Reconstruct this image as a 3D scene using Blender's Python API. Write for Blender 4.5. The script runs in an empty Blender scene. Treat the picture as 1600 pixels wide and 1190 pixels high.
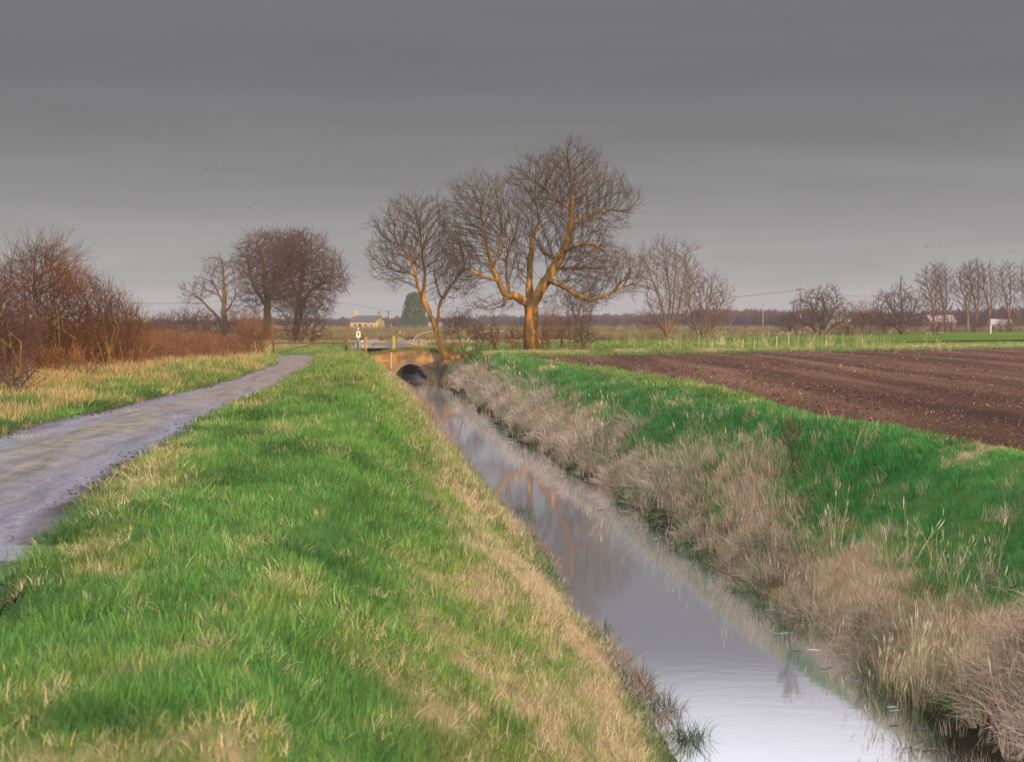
import bpy, bmesh, math, random
import numpy as np
from mathutils import Vector, Matrix, kdtree, Euler

# ------------------------------------------------------------------ camera, sky, sun
sc = bpy.context.scene
COL = sc.collection
CZ = 4.75            # camera height above the water (z = 0)
F = 2000.0           # focal length in pixels of the 1600 px wide photograph
PITCH = math.atan(90.0 / F)
cam = bpy.data.cameras.new("camera")
cam.sensor_width = 36.0
cam.lens = 45.0
cam.clip_start = 0.05
cam.clip_end = 9000
cam.dof.use_dof = True
cam.dof.focus_distance = 24.0
cam.dof.aperture_fstop = 3.6
camo = bpy.data.objects.new("camera", cam)
COL.objects.link(camo)
camo.location = (0, 0, CZ)
camo.rotation_euler = (math.pi / 2 - PITCH, 0, 0)
sc.camera = camo

sc.view_settings.view_transform = 'Standard'
sc.view_settings.look = 'None'
sc.view_settings.gamma = 1
sc.view_settings.exposure = 0.0
sc.cycles.use_denoising = True
sc.cycles.max_bounces = 6
sc.cycles.diffuse_bounces = 3
sc.cycles.glossy_bounces = 3
sc.cycles.volume_bounces = 0
sc.cycles.transparent_max_bounces = 8
sc.cycles.sample_clamp_indirect = 4

SUN_EL = math.radians(8.5)
SUN_AZ = math.radians(147)      # compass-like: angle from +Y towards +X of the sun's position
world = bpy.data.worlds.new("World")
sc.world = world
world.use_nodes = True
nt = world.node_tree
for n in list(nt.nodes):
    nt.nodes.remove(n)
N = nt.nodes.new
L = nt.links.new
out = N('ShaderNodeOutputWorld')
sky = N('ShaderNodeTexSky')
sky.sky_type = 'NISHITA'
sky.sun_disc = False
sky.sun_elevation = SUN_EL
sky.sun_rotation = SUN_AZ
bg1 = N('ShaderNodeBackground')
bg1.inputs['Strength'].default_value = 0.05
L(sky.outputs[0], bg1.inputs['Color'])
# layer of stratus: grey near the horizon band, unseen part overhead brightened as added fill for ground and water
tc = N('ShaderNodeTexCoord')
sep = N('ShaderNodeSeparateXYZ')
L(tc.outputs['Generated'], sep.inputs[0])
mp = N('ShaderNodeMapping')
mp.inputs['Scale'].default_value = (1.6, 1.0, 16.0)
mp.inputs['Rotation'].default_value = (0.0, 0.05, 0)
L(tc.outputs['Generated'], mp.inputs[0])
nz = N('ShaderNodeTexNoise')
nz.inputs['Scale'].default_value = 1.7
nz.inputs['Detail'].default_value = 4.5
nz.inputs['Roughness'].default_value = 0.55
nz.inputs['Distortion'].default_value = 0.5
L(mp.outputs[0], nz.inputs[0])
mad = N('ShaderNodeMath'); mad.operation = 'MULTIPLY_ADD'
L(nz.outputs['Fac'], mad.inputs[0])
mad.inputs[1].default_value = 0.045
L(sep.outputs['Z'], mad.inputs[2])
ramp = N('ShaderNodeValToRGB')
cr = ramp.color_ramp
cr.interpolation = 'B_SPLINE'
OFF = 0.0225
stops = [(0.0, (0.40, 0.395, 0.405)), (0.03, (0.37, 0.367, 0.375)), (0.075, (0.285, 0.283, 0.288)), (0.12, (0.215, 0.215, 0.217)),
         (0.18, (0.168, 0.167, 0.173)), (0.240, (0.150, 0.148, 0.160)), (0.262, (0.26, 0.26, 0.28)), (0.30, (0.85, 0.85, 0.92)),
         (0.36, (1.7, 1.7, 1.82)), (0.50, (2.5, 2.5, 2.65)), (1.0, (2.5, 2.5, 2.68))]
while len(cr.elements) < len(stops):
    cr.elements.new(0.5)
for e, (p, c) in zip(cr.elements, stops):
    e.position = min(1, p + OFF * (p > 0))
    e.color = (c[0] / 4, c[1] / 4, c[2] / 4, 1)      # ramp colours stop at 1, so the strength below is 4
L(mad.outputs[0], ramp.inputs[0])
# soft darker streaks in the cloud
st = N('ShaderNodeMapRange')
st.inputs['From Min'].default_value = 0.35
st.inputs['From Max'].default_value = 0.7
st.inputs['To Min'].default_value = 1.05
st.inputs['To Max'].default_value = 0.94
L(nz.outputs['Fac'], st.inputs['Value'])
mul = N('ShaderNodeVectorMath'); mul.operation = 'SCALE'
L(ramp.outputs[0], mul.inputs[0])
L(st.outputs[0], mul.inputs['Scale'])
bg2 = N('ShaderNodeBackground')
bg2.inputs['Strength'].default_value = 4.0
L(mul.outputs[0], bg2.inputs['Color'])
mixs = N('ShaderNodeMixShader')
mixs.inputs[0].default_value = 0.93
L(bg1.outputs[0], mixs.inputs[1])
L(bg2.outputs[0], mixs.inputs[2])
L(mixs.outputs[0], out.inputs['Surface'])

sun = bpy.data.lights.new("sun", 'SUN')
sun.energy = 5.0
sun.angle = math.radians(2.0)
sun.color = (1.0, 0.62, 0.30)
suno = bpy.data.objects.new("sun", sun)
COL.objects.link(suno)
sd = Vector((math.sin(SUN_AZ) * math.cos(SUN_EL), math.cos(SUN_AZ) * math.cos(SUN_EL), math.sin(SUN_EL)))
suno.rotation_euler = sd.to_track_quat('Z', 'Y').to_euler()
suno.location = (60, -60, 40)

# ------------------------------------------------------------------ helpers
def ray(px, py):
    a = (px - 800) / F; b = (595 - py) / F
    c, s = math.cos(PITCH), math.sin(PITCH)
    return (a, b * s + c, b * c - s)
def XP(px, y, py=520):
    r = ray(px, py); return r[0] / r[1] * y
def ZP(py, y):
    r = ray(800, py); return CZ + r[2] / r[1] * y
def W(px, py, y):
    return Vector((XP(px, y, py), y, ZP(py, y)))

def _hash(ix, iy, seed):
    n = (ix.astype(np.int64) * 374761393 + iy.astype(np.int64) * 668265263 + seed * 974634777) & 0x7fffffff
    n = ((n ^ (n >> 13)) * 1274126177) & 0x7fffffff
    n = (n ^ (n >> 16)) & 0xffffff
    return n / float(0xffffff)
def vnoise(x, y, seed=0):
    x = np.asarray(x, float); y = np.asarray(y, float)
    ix = np.floor(x); iy = np.floor(y)
    fx = x - ix; fy = y - iy
    fx = fx * fx * (3 - 2 * fx); fy = fy * fy * (3 - 2 * fy)
    a = _hash(ix, iy, seed); b = _hash(ix + 1, iy, seed)
    c = _hash(ix, iy + 1, seed); d = _hash(ix + 1, iy + 1, seed)
    return (a * (1 - fx) + b * fx) * (1 - fy) + (c * (1 - fx) + d * fx) * fy
def fbm(x, y, seed=0, o=3):
    s = 0; a = 0.5; t = 0
    for k in range(o):
        s = s + a * vnoise(np.asarray(x) * 2 ** k, np.asarray(y) * 2 ** k, seed + k * 17); t += a; a *= 0.5
    return s / t
def sstep(a, b, x):
    t = np.clip((np.asarray(x, float) - a) / (b - a), 0, 1); return t * t * (3 - 2 * t)

# course of the drain, edges of track and field (world metres)
XCY = [-60, 0, 5, 13.9, 22.3, 32, 51, 70, 90, 100, 130, 320]
XCX = [10.0, 4.5, 4.1, 3.35, 2.5, 1.5, -1.2, -3.3, -5.9, -7.5, -11.9, -38]
def xc(y): return np.interp(y, XCY, XCX)
TRY = [-60, 0, 5, 8.6, 13.3, 23.4, 34, 40, 58, 79, 92]
TRX = [0.6, -2.2, -2.8, -3.45, -4.3, -5.5, -6.3, -6.8, -8.9, -12.0, -13.2]
TLX = [-4.6, -6.3, -6.7, -7.2, -7.6, -8.15, -8.3, -8.7, -10.9, -14.6, -17.5]
def tr_r(y): return np.interp(y, TRY, TRX)
def tr_l(y): return np.interp(y, TRY, TLX)
FEY = [-60, 0, 10, 21.3, 25.3, 28.7, 33, 36, 43, 57, 78, 84]
FEX = [16, 9.8, 9.3, 8.3, 7.5, 6.8, 6.7, 6.9, 6.7, 4.9, 0.6, -0.6]
def fe(y):
    y = np.asarray(y, float)
    return np.where(y <= 84, np.interp(y, FEY, FEX), -0.6 + (y - 84) / 0.64)
def in_track(x, y, pad=0.0):
    return (x < tr_r(y) + pad) & (x > tr_l(y) - pad) & (y < 84)
def in_field(x, y, pad=0.0):
    return (x > fe(y) - pad) & (y < 190)

def topl(y): return np.interp(y, [0, 42, 60, 80, 95], [3.05, 3.05, 2.86, 2.66, 2.6])
def H(x, y, detail=True):
    x = np.asarray(x, float); y = np.asarray(y, float)
    u = x - xc(y)
    tl = topl(y)
    near = np.interp(y, [0, 118, 130], [1, 1, 0.0])
    cl = np.interp(y, [0, 30, 90], [-4.7, -4.5, -4.2])
    w0 = 1.42 + np.interp(y, [10, 18, 26, 45, 70], [.18, .16, .30, .26, .1]) + 0.22 * (vnoise(y * 0.35, y * 0 + 3, 5) - 0.5) + 0.12 * (vnoise(y * 1.3, y * 0 + 9, 6) - .5)
    wr = 1.48 + np.interp(y, [10, 18, 26, 45, 70], [.34, .26, .18, .1, 0]) + 0.45 * (vnoise(y * 0.3, y * 0 + 30, 15) - 0.5) + 0.25 * (vnoise(y * 1.1, y * 0 + 19, 16) - .5)
    # left side
    tL = np.clip((u - (cl - 0.7)) / ((-w0) - (cl - 0.7)), 0, 1)
    sL = tL ** 1.12
    zl = tl * (1 - sL)
    # right side
    cr_ = np.minimum(4.9, fe(y) - xc(y) - 0.9)
    trz = 2.63
    tR = np.clip(((cr_ + 0.6) - u) / ((cr_ + 0.6) - wr), 0, 1)
    zr = trz * (1 - tR ** 1.4)
    bottom = -0.25 - 0.5 * np.clip(1 - np.abs(u) / 1.3, 0, 1)
    z = np.where(u < 0, zl, zr)
    inw = (u > -w0) & (u < wr)
    z = np.where(inw, np.minimum(0, -(np.minimum(np.abs(u + w0), np.abs(wr - u))) * 0.9) - 0.02, z)
    z = np.maximum(z, -0.8)
    z = np.where((u >= 0) & (u > cr_ + .6), np.interp(u - cr_ - .6, [0, 2], [trz, 2.6]), z)
    z = 2.6 + (z - 2.6) * near
    fl = in_field(x, y, -0.35) & (u > 3)
    z = np.where(fl, 2.3, z)
    if detail:
        lum = (fbm(x * 0.9, y * 0.6, 3) - 0.5)
        fine = (fbm(x * 3.1, y * 2.3, 8, 2) - 0.5)
        amp = np.where(in_track(x, y, 0.15) | fl | inw | (in_field(x, y, .2) & (u > 3)), 0.0, 1.0)
        slope = np.clip(np.where(u < 0, tL, tR) * 2, 0, 1) * (np.abs(u) < 5.5)
        z = z + amp * (lum * (0.25 + 0.42 * slope * (u > 0) + 0.10 * slope) + fine * 0.06)
        z = z - np.where(in_track(x, y, 0.02), 0.22, 0)
    # left of the track the verge rises a little to the hedge bank
    z = z + np.where(x < tr_l(y) - 0.3, 0.18 * sstep(0.3, 4.5, tr_l(y) - x) * np.interp(y, [0, 80, 100], [1, 1, 0]), 0)
    return z
def h1(x, y): return float(H(np.array([x]), np.array([y]))[0])

# --- tagging
def tag(o, label=None, cat=None, group=None, kind=None):
    if label: o['label'] = label
    if cat: o['category'] = cat
    if group: o['group'] = group
    if kind: o['kind'] = kind
    return o
def empty(name, loc, rz=0):
    o = bpy.data.objects.new(name, None); COL.objects.link(o)
    o.location = loc; o.rotation_euler = (0, 0, rz); o.empty_display_size = 0.3
    return o
def link(name, me, parent=None, loc=None):
    o = bpy.data.objects.new(name, me); COL.objects.link(o)
    if parent: o.parent = parent
    if loc is not None: o.location = loc
    return o
def npmesh(name, verts, faces, mat=None, smooth=True):
    """faces: (n,k) array (all of the same size) or list of such arrays"""
    if not isinstance(faces, list): faces = [faces]
    faces = [np.asarray(f, np.int32) for f in faces if len(f)]
    me = bpy.data.meshes.new(name)
    v = np.asarray(verts, np.float32)
    me.vertices.add(len(v)); me.vertices.foreach_set('co', v.ravel())
    li = np.concatenate([f.ravel() for f in faces])
    sizes = np.concatenate([np.full(len(f), f.shape[1], np.int32) for f in faces])
    me.loops.add(len(li)); me.loops.foreach_set('vertex_index', li)
    me.polygons.add(len(sizes))
    starts = np.concatenate([[0], np.cumsum(sizes)[:-1]]).astype(np.int32)
    me.polygons.foreach_set('loop_start', starts)
    me.polygons.foreach_set('loop_total', sizes)
    me.polygons.foreach_set('use_smooth', np.full(len(sizes), smooth))
    me.update(calc_edges=True)
    if mat: me.materials.append(mat)
    return me
def vattr(me, name, arr, typ='FLOAT'):
    a = me.attributes.new(name, typ, 'POINT')
    key = {'FLOAT': 'value', 'INT': 'value', 'FLOAT_VECTOR': 'vector', 'FLOAT_COLOR': 'color'}[typ]
    a.data.foreach_set(key, np.ascontiguousarray(arr, np.int32 if typ == 'INT' else np.float32).ravel())

class MB:
    """collects boxes / tubes into one mesh"""
    def __init__(s): s.bm = bmesh.new()
    def box(s, c, size, rot=None, bev=0.0):
        r = bmesh.ops.create_cube(s.bm, size=1)
        m = Matrix.Translation(c) @ (rot.to_matrix().to_4x4() if rot else Matrix.Identity(4)) @ Matrix.Diagonal((*size, 1))
        bmesh.ops.transform(s.bm, matrix=m, verts=r['verts'])
        if bev:
            es = list({e for v in r['verts'] for e in v.link_edges})
            bmesh.ops.bevel(s.bm, geom=es, offset=bev, segments=1, affect='EDGES')
        return s
    def tube(s, a, b, r1, r2=None, n=8):
        a = Vector(a); b = Vector(b); d = b - a
        r2 = r1 if r2 is None else r2
        q = d.to_track_quat('Z', 'Y').to_matrix().to_4x4()
        bmesh.ops.create_cone(s.bm, cap_ends=True, segments=n, radius1=r1, radius2=r2, depth=d.length,
                              matrix=Matrix.Translation((a + b) / 2) @ q)
        return s
    def prism(s, pts, y0, y1):
        """polygon of (x,z) extruded along y"""
        v0 = [s.bm.verts.new((x, y0, z)) for x, z in pts]
        v1 = [s.bm.verts.new((x, y1, z)) for x, z in pts]
        s.bm.faces.new(v0); s.bm.faces.new(v1[::-1])
        for i in range(len(pts)):
            j = (i + 1) % len(pts)
            s.bm.faces.new((v0[j], v0[i], v1[i], v1[j]))
        return s
    def build(s, name, mat, parent=None, smooth=False):
        bmesh.ops.recalc_face_normals(s.bm, faces=s.bm.faces)
        me = bpy.data.meshes.new(name); s.bm.to_mesh(me); s.bm.free()
        if smooth:
            for p in me.polygons: p.use_smooth = True
        me.materials.append(mat)
        return link(name, me, parent)

# ------------------------------------------------------------------ materials
def M(name, c1, c2=None, scale=5.0, rough=0.9, detail=4, c3=None, bump=0.0, bscale=None, map_scale=(1, 1, 1), spec=0.2, lo=0.35, hi=0.65, trans=0):
    m = bpy.data.materials.new(name); m.use_nodes = True
    t = m.node_tree; b = t.nodes['Principled BSDF']
    b.inputs['Roughness'].default_value = rough
    b.inputs['Specular IOR Level'].default_value = spec
    b.inputs['Base Color'].default_value = (*c1, 1)
    if c2:
        co = t.nodes.new('ShaderNodeTexCoord')
        ma = t.nodes.new('ShaderNodeMapping'); ma.inputs['Scale'].default_value = map_scale
        t.links.new(co.outputs['Object'], ma.inputs[0])
        n = t.nodes.new('ShaderNodeTexNoise'); n.inputs['Scale'].default_value = scale; n.inputs['Detail'].default_value = detail
        t.links.new(ma.outputs[0], n.inputs[0])
        r = t.nodes.new('ShaderNodeValToRGB')
        r.color_ramp.elements[0].position = lo; r.color_ramp.elements[0].color = (*c1, 1)
        r.color_ramp.elements[1].position = hi; r.color_ramp.elements[1].color = (*c2, 1)
        if c3:
            e = r.color_ramp.elements.new((lo + hi) / 2); e.color = (*c3, 1)
        t.links.new(n.outputs['Fac'], r.inputs[0])
        t.links.new(r.outputs[0], b.inputs['Base Color'])
        if bump:
            n2 = t.nodes.new('ShaderNodeTexNoise'); n2.inputs['Scale'].default_value = bscale or scale * 3; n2.inputs['Detail'].default_value = 4
            t.links.new(ma.outputs[0], n2.inputs[0])
            bp = t.nodes.new('ShaderNodeBump'); bp.inputs['Strength'].default_value = 1; bp.inputs['Distance'].default_value = bump
            t.links.new(n2.outputs['Fac'], bp.inputs['Height'])
            t.links.new(bp.outputs[0], b.inputs['Normal'])
    return m

def tint_mat(name, base, rough=0.75, transl=0.25, spec=0.15):
    """leaf/blade material multiplied by the colour each instance carries"""
    m = bpy.data.materials.new(name); m.use_nodes = True
    t = m.node_tree; b = t.nodes['Principled BSDF']
    a = t.nodes.new('ShaderNodeAttribute'); a.attribute_type = 'INSTANCER'; a.attribute_name = 'tint'
    a2 = t.nodes.new('ShaderNodeAttribute'); a2.attribute_type = 'GEOMETRY'; a2.attribute_name = 'blade'
    mr = t.nodes.new('ShaderNodeMapRange'); mr.inputs['To Min'].default_value = 0.45; mr.inputs['To Max'].default_value = 1.5
    t.links.new(a2.outputs['Fac'], mr.inputs['Value'])
    v = t.nodes.new('ShaderNodeVectorMath'); v.operation = 'SCALE'
    t.links.new(a.outputs['Color'], v.inputs[0]); t.links.new(mr.outputs[0], v.inputs['Scale'])
    t.links.new(v.outputs[0], b.inputs['Base Color'])
    b.inputs['Roughness'].default_value = rough
    b.inputs['Specular IOR Level'].default_value = spec
    if transl:
        tr = t.nodes.new('ShaderNodeBsdfTranslucent'); t.links.new(v.outputs[0], tr.inputs['Color'])
        mx = t.nodes.new('ShaderNodeMixShader'); mx.inputs[0].default_value = transl
        o = t.nodes['Material Output']
        t.links.new(b.outputs[0], mx.inputs[1]); t.links.new(tr.outputs[0], mx.inputs[2]); t.links.new(mx.outputs[0], o.inputs['Surface'])
    return m

MAT = {}
MAT['blade'] = tint_mat('grass_blades', None)
MAT['bark'] = M('ash_bark', (0.20, 0.095, 0.025), (0.46, 0.22, 0.05), 2.2, c3=(0.13, 0.10, 0.035), bump=0.09, bscale=8, map_scale=(1, 1, 0.3))
MAT['twig'] = M('ash_twigs', (0.062, 0.036, 0.024), (0.12, 0.075, 0.032), 0.5, c3=(0.08, 0.048, 0.028))
MAT['darkbark'] = M('dark_bark', (0.065, 0.047, 0.033), (0.11, 0.085, 0.042), 2, bump=0.02, bscale=7, map_scale=(1, 1, .4))
MAT['browntwig'] = M('brown_twigs', (0.070, 0.038, 0.030), (0.11, 0.062, 0.043), 0.5)
MAT['hawtwig'] = M('hawthorn_twigs', (0.065, 0.030, 0.018), (0.19, 0.085, 0.030), 0.7, c3=(0.10, 0.045, 0.022))
MAT['hawstem'] = M('hawthorn_stems', (0.15, 0.10, 0.035), (0.26, 0.19, 0.05), 2, bump=.01)
MAT['orangetwig'] = M('orange_twigs', (0.13, 0.058, 0.025), (0.25, 0.12, 0.045), 0.8)
MAT['willowtwig'] = M('willow_twigs', (0.115, 0.062, 0.045), (0.15, 0.092, 0.058), 0.4)
MAT['willowbark'] = M('willow_bark', (0.13, 0.092, 0.05), (0.20, 0.15, 0.07), 1.5, bump=.02)
MAT['farwood'] = M('far_twigs', (0.10, 0.062, 0.062), (0.12, 0.075, 0.075), 0.2)
MAT['white'] = M('white_paint', (0.72, 0.72, 0.70), (0.6, 0.6, 0.58), 6, 0.5)
MAT['darkmetal'] = M('dark_metal', (0.06, 0.045, 0.04), (0.11, 0.06, 0.04), 8, 0.6)
MAT['galv'] = M('galvanised_metal', (0.26, 0.25, 0.26), (0.36, 0.34, 0.35), 6, 0.5)
MAT['wood'] = M('weathered_wood', (0.26, 0.19, 0.10), (0.40, 0.32, 0.17), 5, map_scale=(1, 1, .2))
MAT['yellowwood'] = M('lichened_wood', (0.42, 0.36, 0.12), (0.55, 0.48, 0.20), 6)
MAT['red'] = M('red_paint', (0.42, 0.09, 0.05), (0.3, 0.06, 0.04), 6, 0.6)
MAT['black'] = M('black_paint', (0.03, 0.03, 0.05))
MAT['glass'] = M('window_glass', (0.05, 0.055, 0.06), rough=0.1, spec=0.6)

# ------------------------------------------------------------------ ground sheet
def concat(*parts): return np.unique(np.round(np.concatenate(parts), 4))
us = concat(-np.geomspace(60, 3500, 16), np.arange(-60, -18, 2.0), np.arange(-18, -6, 0.3), np.arange(-6, 8, 0.13),
            np.arange(8, 20, 0.6), np.arange(20, 60, 3.0), np.geomspace(60, 3500, 16))
ys = concat(-np.geomspace(4, 400, 12), np.arange(-3, 2, 1.0), np.arange(2, 14, 0.13), np.arange(14, 40, 0.22), np.arange(40, 112, 0.5),
            np.arange(112, 300, 4), np.geomspace(300, 6500, 26))
UU, YY = np.meshgrid(us, ys)
XX = UU + xc(YY)
ZZ = H(XX, YY)
nu, ny = len(us), len(ys)
idx = np.arange(nu * ny).reshape(ny, nu)
quads = np.stack([idx[:-1, :-1], idx[:-1, 1:], idx[1:, 1:], idx[1:, :-1]], -1).reshape(-1, 4)
gm = npmesh('ground', np.stack([XX, YY, ZZ], -1).reshape(-1, 3), quads)
ground = link('ground', gm); tag(ground, kind='structure')

def grass_tone(x, y):
    """plant colour of the turf at a place: returns dryness 0..1"""
    u = x - xc(y)
    big = fbm(x * 0.55 + 3, y * 0.22, 21)
    sm = fbm(x * 1.9, y * 0.9, 31)
    patch = sstep(0.49, 0.70, 0.5 * big + 0.5 * sm)
    # left bank slope towards the water is straw coloured
    sl = sstep(-5.0, -3.7, u + 2.4 * (big - 0.5) + 1.8 * (sm - 0.5)) * (u < 0)
    d = np.maximum(patch * 0.75, sl * np.clip(0.66 + 1.4 * (sm - 0.5), 0.2, 1))
    # left verge beyond the track becomes rough
    vl = sstep(2.0, 4.4, tr_l(y) - x + 1.5 * (sm - 0.5))
    d = np.maximum(d * (x > tr_l(y)), 0) + (x <= tr_l(y)) * np.maximum(vl * 0.95, patch * 0.5)
    # right bank: green top, dead grass below
    rr = (u > 0)
    low = 1 - sstep(2.1, 3.5, u + 2.2 * (big - 0.5) + 1.2 * (sm - 0.5) + np.interp(y, [10, 22, 60], [0.25, -0.0, -0.1]))
    top_p = sstep(0.62, 0.75, 0.5 * big + 0.5 * sm) * 0.8
    d = np.where(rr, np.maximum(low, top_p), d)
    d = d * np.where(rr, 1, 1 - .35 * sstep(18, 40, y)) + np.where(rr, 0, sstep(20, 70, y) * 0.10)
    return np.clip(d, 0, 1)

dry = grass_tone(XX, YY)
far = sstep(110, 150, YY)
fard = 0.25 + 0.75 * sstep(0.35, 0.6, fbm(XX * 0.012, YY * 0.03, 55))
dry = dry * (1 - far) + fard * far
vattr(gm, 'dry', dry.reshape(-1))
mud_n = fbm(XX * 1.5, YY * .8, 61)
vattr(gm, 'mud', (np.clip((1 - sstep(1.7, 2.15, UU + .5 * (mud_n - .5))) * (UU > 0) + sstep(-1.95, -1.6, UU + .4 * (mud_n - .5)) * (UU <= 0) + (1 - sstep(.12, .34, np.minimum(np.abs(XX - tr_r(YY)), np.abs(XX - tr_l(YY))) + .25 * (mud_n - .5))) * (YY < 84) * .8, 0, 1) * (YY < 130)).reshape(-1))  # bank feet: shade painted in as dark mud; track edges: real mud
m = bpy.data.materials.new('turf'); m.use_nodes = True
t = m.node_tree; b = t.nodes['Principled BSDF']; b.inputs['Roughness'].default_value = 0.95; b.inputs['Specular IOR Level'].default_value = 0.0
at = t.nodes.new('ShaderNodeAttribute'); at.attribute_name = 'dry'
co = t.nodes.new('ShaderNodeTexCoord')
n1 = t.nodes.new('ShaderNodeTexNoise'); n1.inputs['Scale'].default_value = 2.5; n1.inputs['Detail'].default_value = 8
t.links.new(co.outputs['Object'], n1.inputs[0])
mp_ = t.nodes.new('ShaderNodeMapping'); mp_.inputs['Scale'].default_value = (0.03, 0.10, 1)
t.links.new(co.outputs['Object'], mp_.inputs[0])
n2 = t.nodes.new('ShaderNodeTexNoise'); n2.inputs['Scale'].default_value = 1.0; n2.inputs['Detail'].default_value = 6
t.links.new(mp_.outputs[0], n2.inputs[0])
s1 = t.nodes.new('ShaderNodeMath'); s1.operation = 'MULTIPLY_ADD'; s1.inputs[1].default_value = 1.2; s1.inputs[2].default_value = -0.6
t.links.new(n1.outputs['Fac'], s1.inputs[0])
s2 = t.nodes.new('ShaderNodeMath'); s2.operation = 'ADD'; t.links.new(s1.outputs[0], s2.inputs[0]); t.links.new(at.outputs['Fac'], s2.inputs[1])
s3 = t.nodes.new('ShaderNodeMath'); s3.operation = 'MULTIPLY_ADD'; s3.inputs[1].default_value = 0.8; t.links.new(n2.outputs['Fac'], s3.inputs[0]); t.links.new(s2.outputs[0], s3.inputs[2])
s4 = t.nodes.new('ShaderNodeMath'); s4.operation = 'SUBTRACT'; s4.inputs[1].default_value = 0.4; t.links.new(s3.outputs[0], s4.inputs[0])
r = t.nodes.new('ShaderNodeValToRGB'); e = r.color_ramp.elements
e[0].position = 0.05; e[0].color = (0.045, 0.105, 0.028, 1)
e[1].position = 0.95; e[1].color = (0.25, 0.175, 0.10, 1)
k = e.new(0.4); k.color = (0.095, 0.125, 0.032, 1)
t.links.new(s4.outputs[0], r.inputs[0])
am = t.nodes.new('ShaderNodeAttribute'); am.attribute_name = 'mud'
mm = t.nodes.new('ShaderNodeMix'); mm.data_type = 'RGBA'; t.links.new(am.outputs['Fac'], mm.inputs[0]); t.links.new(r.outputs[0], mm.inputs[6]); mm.inputs[7].default_value = (0.022, 0.019, 0.013, 1)  # near-black tone, painted shade below the reeds and mud by the track
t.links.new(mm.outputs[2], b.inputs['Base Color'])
bp = t.nodes.new('ShaderNodeBump'); bp.inputs['Distance'].default_value = 0.08; t.links.new(n1.outputs['Fac'], bp.inputs['Height']); t.links.new(bp.outputs[0], b.inputs['Normal'])
gm.materials.append(m)

# ------------------------------------------------------------------ ploughed field
fy = concat(np.arange(-40, 14, 4.0), np.arange(14, 60, 0.28), np.arange(60, 190, 0.9))
ft = np.linspace(0, 1, 260) ** 1.9
FT, FY = np.meshgrid(ft, fy)
xl = fe(FY) + 0.25 * (fbm(FY * 0.8, FY * 0 + 2, 71) - 0.5)
FXX = xl + (300 - xl) * FT
cw = FXX * math.cos(0.30) + FY * math.sin(0.30)      # across the drilling rows
FZ = 2.62 + 0.05 * (fbm(FXX * 0.5, FY * 0.5, 77) - 0.5) + 0.07 * (fbm(FXX * 0.08, FY * 0.08, 79) - 0.5)
FZ += 0.010 * (fbm(cw * 1.1, FY * 0.05 + FXX * 0.02, 80) - 0.5)
rut = np.abs(((cw + 0.7 * (fbm(FXX * .1, FY * .1, 4) - .5)) % 9.0) - 4.5)
FZ -= 0.04 * (1 - sstep(0.1, 0.35, np.abs(rut - 0.9)))
FZ -= 0.06 * (1 - sstep(0, 0.02, FT)) * 1
nf, mf = FT.shape
idx = np.arange(nf * mf).reshape(nf, mf)
quads = np.stack([idx[:-1, :-1], idx[:-1, 1:], idx[1:, 1:], idx[1:, :-1]], -1).reshape(-1, 4)
m = bpy.data.materials.new('ploughed_soil'); m.use_nodes = True
t = m.node_tree; b = t.nodes['Principled BSDF']; b.inputs['Roughness'].default_value = 0.95; b.inputs['Specular IOR Level'].default_value = 0.0
co = t.nodes.new('ShaderNodeTexCoord')
n1 = t.nodes.new('ShaderNodeTexNoise'); n1.inputs['Scale'].default_value = 14; n1.inputs['Detail'].default_value = 10; n1.inputs['Roughness'].default_value = .7
t.links.new(co.outputs['Object'], n1.inputs[0])
mp_ = t.nodes.new('ShaderNodeMapping'); mp_.inputs['Rotation'].default_value = (0, 0, -0.30); mp_.inputs['Scale'].default_value = (1.0, 0.07, 1)
t.links.new(co.outputs['Object'], mp_.inputs[0])
n2 = t.nodes.new('ShaderNodeTexNoise'); n2.inputs['Scale'].default_value = 0.5; n2.inputs['Detail'].default_value = 7; n2.inputs['Distortion'].default_value = .3
t.links.new(mp_.outputs[0], n2.inputs[0])
ad = t.nodes.new('ShaderNodeMath'); ad.operation = 'MULTIPLY_ADD'; ad.inputs[1].default_value = 0.5
t.links.new(n1.outputs['Fac'], ad.inputs[0])
ml = t.nodes.new('ShaderNodeMath'); ml.operation = 'MULTIPLY'; ml.inputs[1].default_value = 0.9; t.links.new(n2.outputs['Fac'], ml.inputs[0]); t.links.new(ml.outputs[0], ad.inputs[2])
r = t.nodes.new('ShaderNodeValToRGB'); e = r.color_ramp.elements
e[0].position = 0.50; e[0].color = (0.052, 0.031, 0.026, 1)
e[1].position = 0.92; e[1].color = (0.185, 0.102, 0.068, 1)
k = e.new(0.70); k.color = (0.088, 0.050, 0.035, 1)
t.links.new(ad.outputs[0], r.inputs[0]); t.links.new(r.outputs[0], b.inputs['Base Color'])
bp = t.nodes.new('ShaderNodeBump'); bp.inputs['Distance'].default_value = 0.10; t.links.new(n1.outputs['Fac'], bp.inputs['Height']); t.links.new(bp.outputs[0], b.inputs['Normal'])
field = link('ploughed_field', npmesh('ploughed_field', np.stack([FXX, FY, FZ], -1).reshape(-1, 3), quads, m)); tag(field, kind='structure')

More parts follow.
